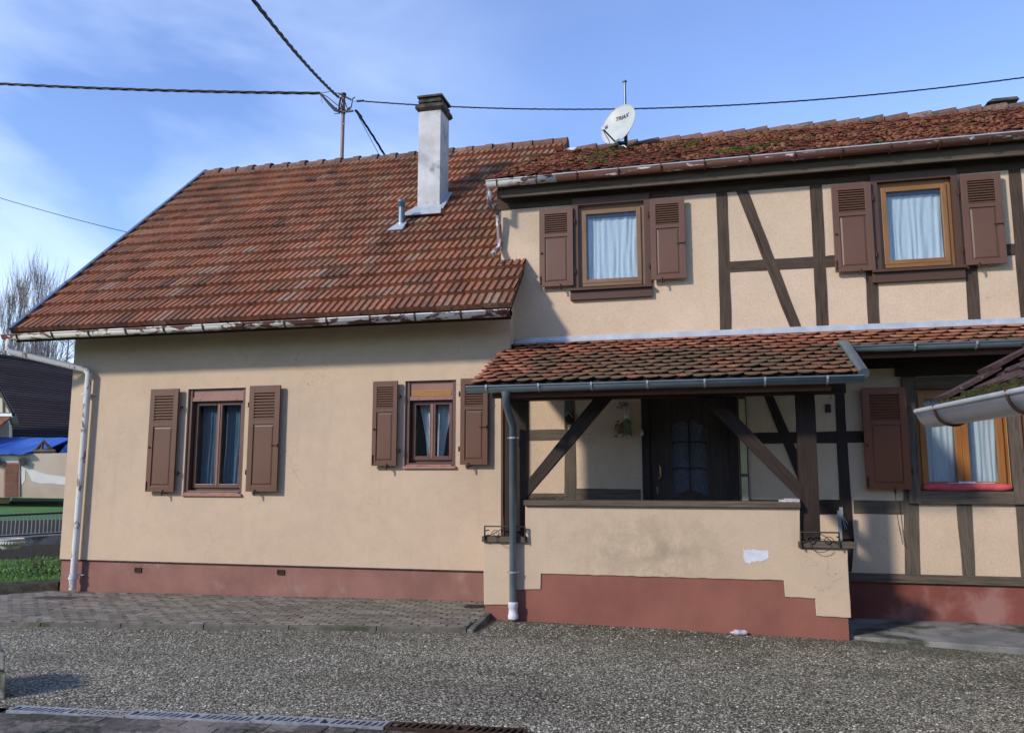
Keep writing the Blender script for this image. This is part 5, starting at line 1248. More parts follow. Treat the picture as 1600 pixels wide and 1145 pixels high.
# drain grate in the paving corner
c=onZ(745,947,-1.60); q=MB(); q.lathe([(0,.004),(.10,.004),(.12,.006),(.135,.0),(.135,-.02)],(c.x-.03,c.y,-1.602),20)
for i in range(7): q.box(c.x-.03-.10,c.x-.03+.10,c.y-.085+i*.026,c.y-.075+i*.026,-1.598,-1.590)
tag(build(q,'drain_cover',M['black'],None),'dark round drain cover in the paving corner beside the porch pillar','drain cover')
c=onZ(95,929,-1.66); q=MB(); q.box(c.x-.22,c.x+.34,c.y-.22,c.y-.02,-1.70,zpav(c.x,c.y)+.006)
tag(build(q,'metal_cover',M['iron'],None),'flat rusty metal cover on the paving at the foot of the white downpipe','cover')
# concrete platform at right
p0=onZ(1330,993,-1.70); p1=onZ(1600,1011,-1.70)
dx=(p1-p0); p2=p0+dx*2.2
q=MB(); p0b=Vector((1.375,p0.y,0)); q.hexa([(p0b.x,p0b.y,-2),(p2.x,p2.y,-2),(p2.x,YB+.02,-2),(p0b.x,YB+.02,-2),(p0b.x,p0b.y,-1.70),(p2.x,p2.y,-1.715),(p2.x,YB+.02,-1.69),(p0b.x,YB+.02,-1.68)])
M['conc']=noisy('damp_concrete',(.12,.125,.12),(.24,.235,.215),2.2,.8,.5,.006,60,third=((.045,.052,.035),1.8,.50))
tag(build(q,'concrete_apron',M['conc'],None,bev=.01),'worn mossy concrete apron along the wall right of the porch','concrete apron')
# channel drain: gratings in a row
ga=onZ(20,1104,-1.675); gb=onZ(700,1139.5,-1.672); d=(gb-ga); d.z=0; Lg=d.length; d.normalize(); sd_=Vector((-d.y,d.x,0))
def grate(i,mat,lab):
    l=.94; s=ga+d*(i*.952); s.z=0; z0=zgrav(s.x)+.016; W=.105
    def P(u,v,z): p=s+d*u+sd_*v; return (p.x,p.y,z)
    t=MB()
    def bar(u0,u1,v0,v1,zz0,zz1,sk=0): t.hexa([P(u0,v0,zz0),P(u1,v0,zz0),P(u1+sk,v1,zz0),P(u0+sk,v1,zz0),P(u0,v0,zz1),P(u1,v0,zz1),P(u1+sk,v1,zz1),P(u0+sk,v1,zz1)])
    bar(0,l,-W/2-.012,-W/2,z0-.03,z0); bar(0,l,W/2,W/2+.012,z0-.03,z0); bar(0,.02,-W/2,W/2,z0-.025,z0-.001); bar(l-.02,l,-W/2,W/2,z0-.025,z0-.001); bar(l/2-.012,l/2+.012,-W/2,W/2,z0-.025,z0-.001)
    u=.05
    while u<l-.07:
        if abs(u-l/2)>.035: bar(u,u+.017,-W/2,W/2,z0-.02,z0-.002,.03)
        u+=.048
    return tag(build(t,'drain_grating',mat,None),lab,'drain grating','gratings of the channel drain')
grate(0,M['zincM'],'bright galvanised drain grating at the far left end of the channel')
grate(1,M['zincM'],'galvanised drain grating second from the left in the channel')
grate(2,M['zincM'],'galvanised drain grating third from the left, before the rusty one')
grate(3,M['iron'],'rusty brown drain grating near the right end of the channel')
grate(4,M['zincM'],'last drain grating at the right end of the channel near the bottom edge') if Lg>3.9 else None
q=MB(); za=zgrav(-3)
def P(u,v,z): p=ga+d*u+sd_*v; return (p.x,p.y,z)
q.hexa([P(-.05,-.068,-1.9),P(5.2,-.068,-1.9),P(5.2,.068,-1.9),P(-.05,.068,-1.9),P(-.05,-.068,za-.03),P(5.2,-.068,za-.02),P(5.2,.068,za-.02),P(-.05,.068,za-.03)])
tag(build(q,'drain_channel',M['black']),None,None,None,'structure')
# pavers in front of the channel (towards the camera)
q=MB(); random.seed(31)
for j in range(16):
    for i in range(50):
        u=-1.0+i*.205+(.1 if j%2 else 0); v=-.085-(j+1)*.142
        z0=zgrav((ga+d*u).x)+.006+random.uniform(-.004,.004); w_=.197;h_=.134
        p=[ga+d*(u+a)+sd_*(v+b_) for a,b_ in ((0,0),(w_,0),(w_,h_),(0,h_))]
        q.hexa([(k.x,k.y,z0-.05) for k in p]+[(k.x,k.y,z0+random.uniform(-.002,.002)) for k in p],(1,0,0))
m,n,b=newmat('mossy_front_pavers'); v=wcoord(n); a=N(n,'ShaderNodeAttribute',_attribute_name='rnd')
col=ramp(n,a.outputs['Fac'],[(0,(.09,.075,.066)),(1,(.22,.185,.16))])
mk=ramp(n,mixc(n,.5,nz(n,v,1.1,4),nz(n,v,16,5,.75)),[(.43,g(0)),(.54,g(.95))]); col=mixc(n,mk,col,(.022,.024,.013)); col=mixc(n,.5,col,ramp(n,nz(n,v,40,4),[(.3,g(.5)),(.7,g(1.1))]),'MULTIPLY')
L(n,col,b.inputs['Base Color']); b.inputs['Roughness'].default_value=.85; bump(n,b,nz(n,v,50,5,.7),.7,.012); M['paver2']=m
tag(build(q,'front_paving',M['paver2'],None,bev=0),None,None,None,'structure')
q=MB(); p=[ga+d*a_+sd_*b_ for a_,b_ in ((-1.3,-2.5),(10,-2.5),(10,-.075),(-1.3,-.075))]; q.add([(k.x,k.y,zgrav(k.x)-.006) for k in p],[(0,1,2,3)],(1,0,0),.5); tag(build(q,'front_paving_bed',M['joint']),None,None,None,'structure')
# stone pillar end at the left edge
M['stone']=noisy('grey_sandstone',(.14,.14,.135),(.26,.26,.25),4,.9,.6,.01,35,third=((.04,.05,.025),3.0,.5))
a=onZ(9,1085,-1.66); q=MB()
yy=a.y; xr_=a.x
t=empty('stone_wall',(xr_-.3,yy+.3,-1.68),'low rough stone wall end at the left edge of the yard','wall')
q.hexa([(xr_-.34,yy,-1.9),(xr_-.0,yy,-1.9),(xr_-.40,yy+.34,-1.9),(xr_-.74,yy+.34,-1.9),(xr_-.34,yy,-1.50),(xr_-.01,yy,-1.50),(xr_-.40,yy+.34,-1.50),(xr_-.74,yy+.34,-1.50)]); build(q,'stone_block',M['stone'],t,bev=.02)
q=MB(); q.hexa([(xr_-.35,yy+.01,-1.49),(xr_-.03,yy+.01,-1.49),(xr_-.42,yy+.34,-1.49),(xr_-.75,yy+.34,-1.49),(xr_-.33,yy+.01,-1.35),(xr_-.05,yy+.01,-1.35),(xr_-.43,yy+.34,-1.35),(xr_-.73,yy+.34,-1.35)]); build(q,'stone_block',M['stone'],t,bev=.02)
# crushed bottle by the porch plinth
c=onZ(1156,993,zgrav(.4)); 
q=MB(); q.tube([(c.x-.10,c.y,c.z+.03),(c.x-.075,c.y,c.z+.032),(c.x-.05,c.y+.004,c.z+.036),(c.x,c.y+.01,c.z+.033),(c.x+.05,c.y+.012,c.z+.036),(c.x+.075,c.y+.014,c.z+.03)],[.012,.014,.032,.027,.032,.02],10)
t=tag(build(q,'plastic_bottle',noisy('cloudy_plastic',(.36,.27,.28),(.55,.50,.52),12,.3,.1),None),'small pinkish plastic bottle lying at the foot of the porch wall','bottle')
q=MB(); q.tube([(c.x-.012,c.y+.009,c.z+.0335),(c.x+.022,c.y+.011,c.z+.034)],.0305,10); build(q,'bottle_label',noisy('blue_paper_band',(.16,.18,.35),(.3,.3,.45),15,.5,0),t)

# ================= neighbouring outbuilding at the right edge
gd=Vector((.128,-.99,0)).normalized()       # gutter runs towards the camera
ge=dep(1471,643,4.75)                        # far end of its gutter
t=empty('outbuilding',(ge.x+1.2,ge.y-2,-1.7),'nearby outbuilding corner with dark mossy tiled roof and light zinc gutter at the right edge','outbuilding')
o_=Vector((-gd.y*-1,gd.x*-1,0)); o_=Vector((-.99,-.128,0))
g1=ge+gd*6.5
gp0=Vector((ge.x,ge.y,ge.z)); gp1=Vector((g1.x,g1.y,ge.z+.0))
RN=Vector((.99,.128,0))                      # roof rises this way
sN=.62
def RR(a,v,h): # a along gutter from far end, v up slope
    c_=math.cos(math.atan(sN)); s_=math.sin(math.atan(sN)); return gp0+gd*a+RN*(v*c_-h*s_+.02)+Vector((0,0,v*s_+h*c_+.02))
q=MB(); P=[RR(a,v,h) for h in (-.08,-.0) for a,v in ((.05,.0),(6.5,.0),(6.5,3.2),(.05,3.2))]; q.hexa(P); rf=build(q,'roof',M['soffit'],t)
M['tileN']=tiles('purplish_old_tiles',[(0,(.060,.036,.036)),(.5,(.095,.055,.052)),(1,(.14,.085,.075))],.35,(.05,.05,.03),.6,.6)
q=MB(); random.seed(77)
def RRt(x,v,h): return RR(x,v,h)
beaver(q,RRt,.0,6.5,20,.155,.175,jit=1.2,ov=.04); build(q,'roof_tiles',M['tileN'],rf)
q=MB()
for i in range(700):
    a_=random.random()**1.3*5; v=abs(random.gauss(0,.05))+.0
    q.blob(RR(a_,v,.03),random.uniform(.008,.024),(1.3,1.3,.8),i,1,.6)
build(q,'moss',M['mossD'],rf,kind='stuff')
q=MB(); P=[RR(a,v,h) for h in (-.10,.035) for a,v in ((-.03,.10),(.0,.10),(.0,3.2),(-.03,3.2))]; q.hexa(P); build(q,'verge_board',M['fasciaR'],rf)
q=MB()
k=0; v=.0
while v<3.1:
    P=[RR(a,vv,h) for h in (.035,.062) for a,vv in ((-.05,v),(.14,v),(.14,v+.34),(-.05,v+.34))]; 
    P=[RR(-.05,v,.05),RR(.14,v,.055),RR(.14,v+.34,.035),RR(-.05,v+.34,.03),RR(-.05,v,.075),RR(.14,v,.08),RR(.14,v+.34,.05),RR(-.05,v+.34,.045)]; q.hexa(P); v+=.30
build(q,'verge_tiles',M['tileN'],rf)
q=MB(); rG=.092; gutter(q,gp0+o_*rG*.55,gp1+o_*rG*.55,rG,out=o_,bead=.014,n=16,th=.005); gn=build(q,'gutter',M['zincL'],t)
for a_ in (.28,1.1,1.9,2.7):
    q=MB(); c=gp0+o_*rG*.55+gd*a_; pts=[c+o_*(math.cos(math.pi*i/12)*(rG+.006))-Vector((0,0,math.sin(math.pi*i/12)*(rG+.006))) for i in range(13)]
    q.tube([c+o_*(rG+.01)+Vector((0,0,.02))]+pts,.0075,6)
    build(q,'gutter_bracket',M['iron'],gn)
q=MB(); w0=gp0+RN*.62+gd*.35; w1=w0+gd*6; w2=w1+RN*3; w3=w0+RN*3
q.hexa([(p.x,p.y,-1.9) for p in (w0,w1,w2,w3)]+[(w0.x,w0.y,gp0.z+.25),(w1.x,w1.y,gp0.z+.25),(w2.x,w2.y,gp0.z+1.9),(w3.x,w3.y,gp0.z+1.9)]); build(q,'wall',M['plA'],t)

# ================= background left
def bq(x,y,t): # pixel -> (s,z) in the background frame at distance t
    r_=ray(x,y); k=t/r_.dot(FR[0]); p=r_*k; return p.dot(FR[1]),p.z
def bbox(mb,t0,t1,s0,s1,z0,z1,rn=None):
    mb.hexa([loc(t0,s0,z0),loc(t0,s1,z0),loc(t1,s1,z0),loc(t1,s0,z0),loc(t0,s0,z1),loc(t0,s1,z1),loc(t1,s1,z1),loc(t1,s0,z1)],loc(0,1,0),rn)
SHR=[0]
def bpoly(mb,t,d_,pts,rn=None):
    a=sum(pts[i][0]*pts[(i+1)%len(pts)][1]-pts[(i+1)%len(pts)][0]*pts[i][1] for i in range(len(pts)))
    if a<0: pts=pts[::-1]
    n=len(pts); V=[loc(t,s,z) for s,z in pts]+[loc(t+d_,s-SHR[0]*d_,z) for s,z in pts]
    mb.add(V,[list(range(n)),[n+i for i in reversed(range(n))]]+[(i,n+i,n+(i+1)%n,(i+1)%n) for i in range(n)],loc(0,1,0),rn)
M['barnroof']=tiles('dark_barn_tiles',[(0,(.036,.028,.032)),(.5,(.042,.033,.038)),(1,(.050,.040,.045))],.0,dark=.3)
M['oldwall']=noisy('old_tan_render',(.36,.28,.21),(.46,.38,.30),.5,.95,.4,.02,20)
M['whit']=noisy('whitewash_patch',(.52,.50,.46),(.60,.58,.54),1.5,.95,.3,.01,20)
M['cgable']=noisy('cream_infill',(.52,.47,.36),(.60,.55,.43),1,.95,.2)
M['tarp']=noisy('blue_tarpaulin',(.015,.065,.30),(.03,.11,.42),.8,.45,.5,.08,3)
M['pdoor']=wood('old_brown_door',(.10,.045,.028),(.22,.11,.07),.6,.8,.6)
# barn
tb=52.0
barn=empty('barn',tuple(loc(tb,0,-1.2)),'big half-timbered barn under a steep dark tiled roof far left','barn')
sL=bq(-140,600,tb)[0]; sR=bq(175,600,tb)[0]; zr_=bq(55,577,tb+6)[1]; ze=bq(60,686,tb)[1]
q=MB(); q.hexa([loc(tb-.4,sL,ze-.1),loc(tb-.4,sR,ze-.1),loc(tb+6,sR,zr_-.1),loc(tb+6,sL,zr_+.9),loc(tb-.4,sL,ze+.02),loc(tb-.4,sR,ze+.02),loc(tb+6,sR,zr_),loc(tb+6,sL,zr_+1.0)],loc(0,1,0)); rb=build(q,'roof',M['barnroof'],barn)
q=MB(); nrow=34
for j in range(nrow):
    f0,f1=j/nrow,(j+1)/nrow
    zL=lambda f: ze+(zr_+1.0-ze)*f; zR=lambda f: ze+(zr_-ze)*f
    q.hexa([loc(tb-.45+6.4*f0,sL,zL(f0)+.02),loc(tb-.45+6.4*f0,sR,zR(f0)+.02),loc(tb-.4+6.4*f1,sR,zR(f1)+.02),loc(tb-.4+6.4*f1,sL,zL(f1)+.02),loc(tb-.45+6.4*f0,sL,zL(f0)+.07),loc(tb-.45+6.4*f0,sR,zR(f0)+.07),loc(tb-.4+6.4*f1,sR,zR(f1)+.04),loc(tb-.4+6.4*f1,sL,zL(f1)+.04)],loc(0,1,0))
build(q,'roof_tiles',M['barnroof'],rb)
q=MB(); q.tube([loc(tb+6,sL,zr_+1.05),loc(tb+6,sR,zr_+.05)],.16,8); build(q,'ridge_tiles',M['barnroof'],rb)
q=MB(); bbox(q,tb,tb+11.5,sL+.5,sR-.5,-1.6,ze+.1); build(q,'wall',M['cgable'],barn)
q=MB(); bbox(q,tb-.04,tb-.002,sL+.5,sR-.5,ze-.50,ze-.36)
for k in range(12):
    s=sL+1+k*(sR-sL-2)/11; bpoly(q,tb-.05,.045,[(s,-1.4),(s+.22,-1.4),(s+.22+(.5 if k%3==1 else 0),ze-.2),(s+(.5 if k%3==1 else 0),ze-.2)])
build(q,'timber_frame',M['timberD'],barn)
q=MB(); q.tube([loc(tb-.5,sL,ze-.02),loc(tb-.5,sR,ze-.02)],.09,8); build(q,'gutter',M['zinc'],barn)
# half-timbered gable house (nearer, far left)
set_frame(14); SHR[0]=.577; tg=37.5
gh=empty('gable_house',tuple(loc(tg,bq(-30,700,tg)[0],-1.2)),'cream half-timbered gable with a small brown tiled pent roof at the far left edge','house')
G=lambda x,y:bq(x,y,tg)
q=MB(); bpoly(q,tg,6,[G(-60,655),G(27,651),G(-2,601),G(-60,520)]); bpoly(q,tg+.002,6,[G(-60,800),G(14,800),G(14,656),G(-60,656)]); build(q,'wall',M['cgable'],gh)
q=MB(); bpoly(q,tg-.35,6.7,[G(27,651),G(30.5,649),G(-1,592),G(-60,505),G(-60,512),G(-4,600)]); build(q,'roof',M['barnroof'],gh)
q=MB(); bpoly(q,tg-.40,.045,[G(25.5,650),G(29,650),G(-1,594),G(-3,598)]); build(q,'barge_board',M['timberG'],gh)
q=MB(); bpoly(q,tg-.05,.048,[G(5,645),G(7,645),G(7,619),G(4.5,619)]); bpoly(q,tg-.05,.048,[G(-60,620),G(7,620),G(7,617.5),G(-60,617.5)]); bpoly(q,tg-.05,.048,[G(-60,646),G(25,646),G(25,644.5),G(-60,644.5)]); build(q,'timber_frame',M['timberG'],gh)
q=MB(); bpoly(q,tg-.5,.15,[G(-60,651.5),G(28.5,651.5),G(28.5,647),G(-60,647)]); build(q,'white_board',M['white'],gh)
q=MB(); a_,b_=G(27,651.5); c_,d_=G(12,682); e_=G(-60,682)[0]
q.add([loc(tg-.45,e_,b_),loc(tg-.45,a_,b_),loc(tg-1.5,c_,d_),loc(tg-1.5,e_,d_),loc(tg-.45,e_,b_-.12),loc(tg-.45,a_,b_-.12),loc(tg-1.5,c_,d_-.12),loc(tg-1.5,e_,d_-.12)],[(0,3,2,1),(4,5,6,7),(3,7,6,2),(2,6,5,1)],loc(0,1,0)); build(q,'pent_roof',M['tileB'],gh)
# low shed with tarpaulin
ts=35.0; S=lambda x,y:bq(x,y,ts)
sh=empty('garden_shed',tuple(loc(ts,S(50,775)[0],S(50,775)[1])),'low old rendered shed with brown plank door and patchy whitewash under the blue tarpaulin','shed')
q=MB(); bpoly(q,ts,5,[S(-70,776),S(140,779),S(140,707),S(-70,710)]); build(q,'wall',M['oldwall'],sh)
q=MB(); bpoly(q,ts-.012,.008,[S(33,722),S(40,726),S(45,730),S(60,737),S(75,741),S(98,744),S(130,745),S(130,756),S(96,757),S(80,755),S(62,755),S(50,751),S(44,738),S(40,733),S(39,752),S(34,757),S(32,740)]); bpoly(q,ts-.012,.008,[S(-20,712),S(28,712),S(30,719),S(28,735),S(8,720),S(-20,722)]); build(q,'whitewash',M['whit'],sh)
q=MB(); bpoly(q,ts-.05,.045,[S(6.5,775),S(32,775),S(32,722),S(7,722)]); df=build(q,'door_frame',M['sill'],sh)
q=MB(); bpoly(q,ts-.07,.018,[S(9.2,774),S(29,774),S(29.3,724.5),S(9.8,724.5)]); build(q,'door',M['pdoor'],sh)
for x in (39,0): 
    q=MB(); s_,z_=S(x,721); bpoly(q,ts-.2,.19,[(s_-.1,z_-.15),(s_+.1,z_-.15),(s_+.14,z_+.08),(s_,z_+.18),(s_-.14,z_+.08)]); build(q,'wall_lamp',M['black'],sh)
q=MB(); za=S(60,680)[1]; 
s0,z0_=S(-70,709); s1,z1_=S(47,708); sa_2=S(66,681)[0]; sE=S(91,708)[0]
V=[loc(ts-.3,s0,z0_),loc(ts-.3,s1,z1_),loc(ts+2.4,sa_2,za),loc(ts+2.4,s0,za+.05),loc(ts+2.4,sa_2-.3,za-.02),loc(ts+2.6,sE,z1_-.02),loc(ts+4.8,s0,z1_),loc(ts+4.8,s1,z1_)]
nxq=16; T0=[V[0].lerp(V[1],i/nxq)+Vector((0,0,.09*noise.noise(Vector((i*.9,0,0))))) for i in range(nxq+1)]; T2=[V[3].lerp(V[2],i/nxq)+Vector((0,0,.05*noise.noise(Vector((i*.7,5,0))))) for i in range(nxq+1)]; T1=[a.lerp(b,.5)+Vector((0,0,-.06+.14*noise.noise(Vector((i*.8,2,1))))) for i,(a,b) in enumerate(zip(T0,T2))]
VV=T0+T1+T2; n3=nxq+1; FF=[(j*n3+i,j*n3+i+1,(j+1)*n3+i+1,(j+1)*n3+i) for j in range(2) for i in range(nxq)]
q.add(VV+[p-Vector((0,0,.05)) for p in VV],FF+[tuple(k+3*n3 for k in reversed(f)) for f in FF]+[(i,3*n3+i,3*n3+i+1,i+1) for i in range(nxq)]+[(nxq,3*n3+nxq,4*n3+nxq,n3+nxq),(n3+nxq,4*n3+nxq,5*n3+nxq,2*n3+nxq)],loc(0,1,0),.5,False)
q.add([V[1],loc(ts+2.4,sa_2,za),loc(ts+.6,sE,z1_-.03),loc(ts+.5,S(80,708)[0],z1_-.05),loc(ts+2.4,sa_2-.2,za-.25)],[(1,4,3,2),(1,2,3,4)],loc(0,1,0),.5)
q.add([loc(ts+2.4,s0,za+.04),loc(ts+2.4,sa_2,za-.01),loc(ts+5,s1+.4,z1_),loc(ts+5,s0,z1_)],[(0,1,2,3)],loc(0,1,0),.5)
tag(build(q,'tarpaulin',M['tarp'],None),'bright blue tarpaulin stretched over the low shed roof','tarpaulin')
q=MB(); 
for a_ in (0,1):
    q.tube([loc(ts+.1,S(50,707)[0],z1_),loc(ts+.15,S(66,686)[0],za-.25),loc(ts+.1,S(84,707)[0],z1_)],.07,6)
q.tube([loc(ts+.1,S(50,706)[0],z1_+.1),loc(ts+.1,S(84,706)[0],z1_+.1)],.08,6); q.tube([loc(ts+.12,S(63,706)[0],z1_),loc(ts+.12,S(64,690)[0],za-.3)],.06,6)
build(q,'roof_truss',M['timberG'],sh)
set_frame(None); SHR[0]=0
# footbridge with steel railing
tf=26.0; Fq=lambda x,y:bq(x,y,tf)
M['railm']=noisy('grey_rail_steel',(.26,.28,.28),(.36,.38,.38),3,.5,.05,metal=.3)
fb=empty('footbridge',tuple(loc(tf,Fq(40,840)[0],Fq(40,845)[1])),'grey footbridge with a barred steel railing over the stream behind the house','footbridge')
zt_=Fq(50,803)[1]; zb_=Fq(50,835)[1]; s0=Fq(-60,800)[0]; s1=Fq(150,800)[0]
slp=lambda s:(s-Fq(50,803)[0])*.03
q=MB(); q.tube([loc(tf,s0,zt_+slp(s0)),loc(tf,s1,zt_+slp(s1))],.028,8); q.tube([loc(tf,s0,zb_+slp(s0)),loc(tf,s1,zb_+slp(s1))],.022,8); build(q,'handrail',M['black'],fb)
q=MB(); s=s0
while s<s1: q.tube([loc(tf,s,zb_+slp(s)),loc(tf,s,zt_+slp(s)-.12),loc(tf,s+.03,zt_+slp(s))],.013,5); s+=.095
build(q,'railing_bars',M['railm'],fb)
q=MB(); q.hexa([loc(tf-.1,s0,zb_-.28+slp(s0)),loc(tf-.1,s1,zb_-.28+slp(s1)),loc(tf+1.6,s1,zb_-.28+slp(s1)),loc(tf+1.6,s0,zb_-.28+slp(s0)),loc(tf-.1,s0,zb_-.06+slp(s0)),loc(tf-.1,s1,zb_-.06+slp(s1)),loc(tf+1.6,s1,zb_-.06+slp(s1)),loc(tf+1.6,s0,zb_-.06+slp(s0))]); build(q,'deck',M['conc'],fb)
# concrete planter
tp=18.5; a_=bq(17,850,tp); zb2=bq(17,858,tp)[1]; zt2=bq(17,841,tp)[1]; wS=bq(38,850,tp)[0]-a_[0]; c=loc(tp,a_[0],zb2)
t=tag(None or empty('planter',tuple(c),'round pale concrete planter bowl on the grass by the footbridge','planter'))
h=zt2-zb2
q=MB(); q.lathe([(0,.0),(wS*.62,0),(wS*.72,h*.15),(wS*.90,h*.55),(wS*.95,h*.85),(wS*1.02,h*.88),(wS*1.02,h),(wS*.92,h),(wS*.9,h*.8),(0,h*.8)],c,28)
for k in range(28):
    a=k/28*6.283; q.blob((c.x+wS*.93*math.cos(a),c.y+wS*.93*math.sin(a),c.z+h*.62),.035,(1,1,1.3),k,1,.1)
build(q,'bowl',noisy('pale_concrete',(.34,.34,.31),(.48,.48,.44),9,.9,.3),t); q=MB(); q.lathe([(0,.0),(wS*.88,0)],(c.x,c.y,c.z+h*.86),20); build(q,'soil',M['joint'],t)
q=MB(); V=[];rr=random.Random(6)
for i in range(60):
    sv=-16+i*.35
    for k,(tt,zz) in enumerate(((14.02,-1.74),(14.14,-1.66),(14.30,-1.585),(14.55,-1.575))):
        V.append(loc(tt+.05*noise.noise(Vector((sv*1.5,k,0))),sv,zz+.03*noise.noise(Vector((sv*2,k,4)))))
F=[(4*i+k,4*i+4+k,4*i+5+k,4*i+1+k) for i in range(59) for k in range(3)]
F=[f for f in F if V[f[1]].x<-9.35]
M['soil']=noisy('dark_bank_soil',(.022,.018,.011),(.06,.05,.03),8,1,.7,.02,30); q.add(V,F,(1,0,0),.5,True); tag(build(q,'soil_bank',M['soil']),None,None,None,'structure')
# grass blades on the near bank
m,n,b=newmat('grass_blades'); a=N(n,'ShaderNodeAttribute',_attribute_name='rnd'); col=ramp(n,a.outputs['Fac'],[(0,(.045,.12,.022)),(.6,(.085,.22,.04)),(1,(.17,.27,.07))]); L(n,col,b.inputs['Base Color']); b.inputs['Roughness'].default_value=.6; M['blade']=m
q=MB(); rng=random.Random(8)
for _ in range(22000):
    t_=14.3+7.2*rng.random()**1.5; s_,_z=bq(rng.uniform(-12,112),850,t_)
    p=loc(t_,s_,0); 
    if p.x>-9.5: continue
    z=hgr(p.x,p.y); hgt=rng.uniform(.015,.06)*(.6+1.6*max(0,.25+noise.noise(Vector((p.x*1.3,p.y*1.3,2))))); a=rng.random()*6.28; w_=.006
    dx_=Vector((math.cos(a),math.sin(a),0)); l=Vector((rng.uniform(-.5,.5),rng.uniform(-.5,.5),1))*hgt
    q.add([Vector((p.x,p.y,z-.01))-dx_*w_,Vector((p.x,p.y,z-.01))+dx_*w_,Vector((p.x,p.y,z))+l],[(0,1,2)],(0,0,1),rng.random())
gz_=build(q,'grass',M['blade'],None,'green grass growing on the bank left of the house','grass',kind='stuff')
# dry weeds
c=loc(15.6,bq(60,880,15.6)[0],0); c.z=hgr(c.x,c.y)
q=MB(); rng=random.Random(4)
for _ in range(70):
    p=c+Vector((rng.gauss(0,.28),rng.gauss(0,.2),0)); tip=p+Vector((rng.uniform(-.2,.2),rng.uniform(-.2,.2),rng.uniform(.2,.5))); q.tube([p,p.lerp(tip,.5)+Vector((rng.uniform(-.04,.04),0,0)),tip],[.004,.003,.0015],4)
t=empty('weed_clump',tuple(c),'clump of dry brown weeds with green leaves on the grass bank','weeds'); build(q,'stems',M['timber'],t,kind='stuff')
q=MB()
for _ in range(500):
    p=c+Vector((rng.gauss(0,.38),rng.gauss(0,.25),rng.uniform(.02,.28)*rng.random()+.02)); a=Vector((rng.uniform(-1,1),rng.uniform(-1,1),rng.uniform(-.4,.8))).normalized()*.035; b_=Vector((rng.uniform(-1,1),rng.uniform(-1,1),0)).normalized()*.018
    q.add([p-a,p+b_,p+a,p-b_],[(0,1,2,3)],(0,0,1),rng.random())
build(q,'leaves',M['blade'],t)
# ---- bare winter trees
m,n,b=newmat('haze_paled_bark'); L(n,ramp(n,nz(n,coord(n),1.5,4),[(.3,(.15,.13,.125)),(.7,(.27,.24,.225))]),b.inputs['Base Color']); b.inputs['Roughness'].default_value=.9; M['bark']=m  # bark paled: distance haze is put into its colour
def twig(q,p,d,L_,r_,lvl,rng,upr):
    n_=3; pts=[p];dd=d.copy()
    for i in range(n_):
        dd=(dd+Vector((rng.uniform(-.13,.13),rng.uniform(-.13,.13),rng.uniform(-.02,.10)+upr*.12))).normalized(); pts.append(pts[-1]+dd*L_/n_)
    q.tube(pts,[r_*(1-.28*i) if i<n_ else r_*.12 for i in range(n_+1)],4 if lvl>0 else 3,False)
    if lvl<=0: return
    k=5 if lvl>1 else 5
    for i in range(k):
        f=rng.uniform(.25,1)*n_; j=min(n_-1,int(f)); pp=pts[j].lerp(pts[j+1],f-j); a=rng.random()*6.28; sp=rng.uniform(.25,.6)*(1-.45*upr)
        nd=(dd+Vector((math.cos(a)*sp,math.sin(a)*sp,.25*upr))).normalized(); twig(q,pp,nd,L_*rng.uniform(.45,.7),max(.010,r_*.55),lvl-1,rng,upr)
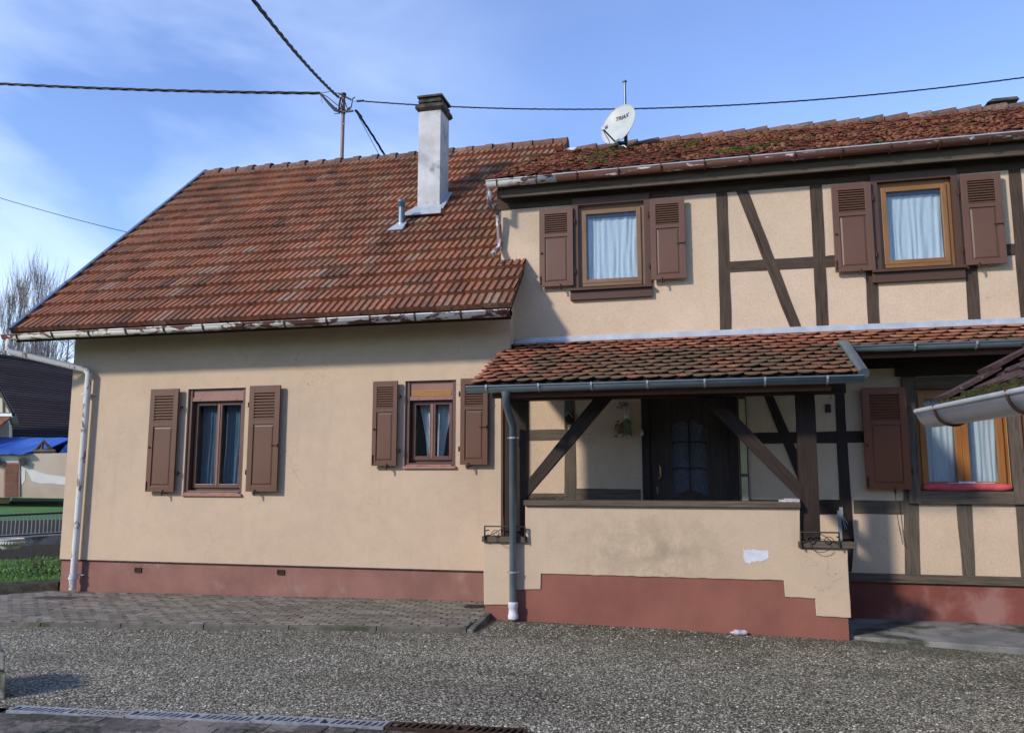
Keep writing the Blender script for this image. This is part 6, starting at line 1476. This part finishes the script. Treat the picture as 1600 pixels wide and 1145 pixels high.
def tree(pxx,ytop,t_,lab,upr,nb,group,seed,rad):
    rng=random.Random(seed); s_,_=bq(pxx,700,t_); c=loc(t_,s_,-1.2); H=bq(pxx,ytop,t_)[1]+1.2
    t=empty('bare_poplar' if upr>.5 else 'bare_tree',tuple(c),lab,'tree',group)
    q=MB(); n_=8; pts=[c+Vector((.12*math.sin(i*1.3+seed),.1*math.cos(i),H*.93*i/n_)) for i in range(n_+1)]; q.tube(pts,[.26*(1-i/n_*.93) for i in range(n_+1)],7); build(q,'trunk',M['bark'],t)
    q=MB()
    for i in range(nb):
        f=rng.uniform(.12,.97); p=c+Vector((0,0,H*.93*f)); a=rng.random()*6.28
        if upr>.5: d_=Vector((math.cos(a)*.30,math.sin(a)*.30,1)).normalized(); l=min(H*(1-f)*.9+.8,H*.26)*rng.uniform(.7,1.05)
        else: d_=Vector((math.cos(a),math.sin(a),rng.uniform(.25,.9))).normalized(); l=rad*(1.15-f*.7)*rng.uniform(.6,1.1)
        twig(q,p,d_,l,.045*(1.15-f*.7),2,rng,upr)
    build(q,'crown',M['bark'],t)
gp_='bare poplars beyond the barn'
tree(14,436,82,'bare poplar with broad upright crown left of the tallest one',1,52,gp_,1,3)
tree(42,421,80,'tallest bare upright poplar beside the roof verge',1,62,gp_,2,3)
tree(63,442,84,'slender bare poplar nearest the roof verge',1,50,gp_,3,3)
tree(-4,455,79,'bare poplar cut by the left edge of the picture',1,44,gp_,4,3)
gt_='bare spreading trees behind the barn'
tree(92,478,72,'bare spreading tree with twigs showing above the verge',0,40,gt_,5,4.2)
tree(72,520,68,'bare spreading tree behind the white gutter pipe',0,44,gt_,6,4)
tree(112,520,70,'bare spreading tree touching the house corner',0,40,gt_,7,4)
tree(30,525,66,'low bare spreading tree in front of the tallest poplar',0,36,gt_,8,3.6)

# added unseen house behind the viewer, so the ground floor panes mirror something dark
t=empty('added_mirror_house',(-8,-14,-1.7),'added unseen house with dark roof behind the viewer, darkening the pane reflections','house')
q=MB(); q.box(-30,9,-20,-13,-1.9,3.2); build(q,'wall',M['oldwall'],t)
q=MB(); q.add([(-30.5,-12.5,3.0),(9.5,-12.5,3.0),(9.5,-16.5,6.0),(-30.5,-16.5,6.0),(9.5,-20.5,3.0),(-30.5,-20.5,3.0)],[(0,3,2,1),(3,5,4,2),(0,1,4,5),(0,5,3),(1,2,4)],(1,0,0)); build(q,'roof',M['barnroof'],t)
for k in range(7):
    q=MB(); q.box(-26+k*5,-24.8+k*5,-12.999,-12.95,-.2,1.3); build(q,'window',M['dark'],t)
# ---------------- shift the whole place so that the yard lies near z=0
for o in list(C.objects):
    if o.parent is None: o.location.z+=H0
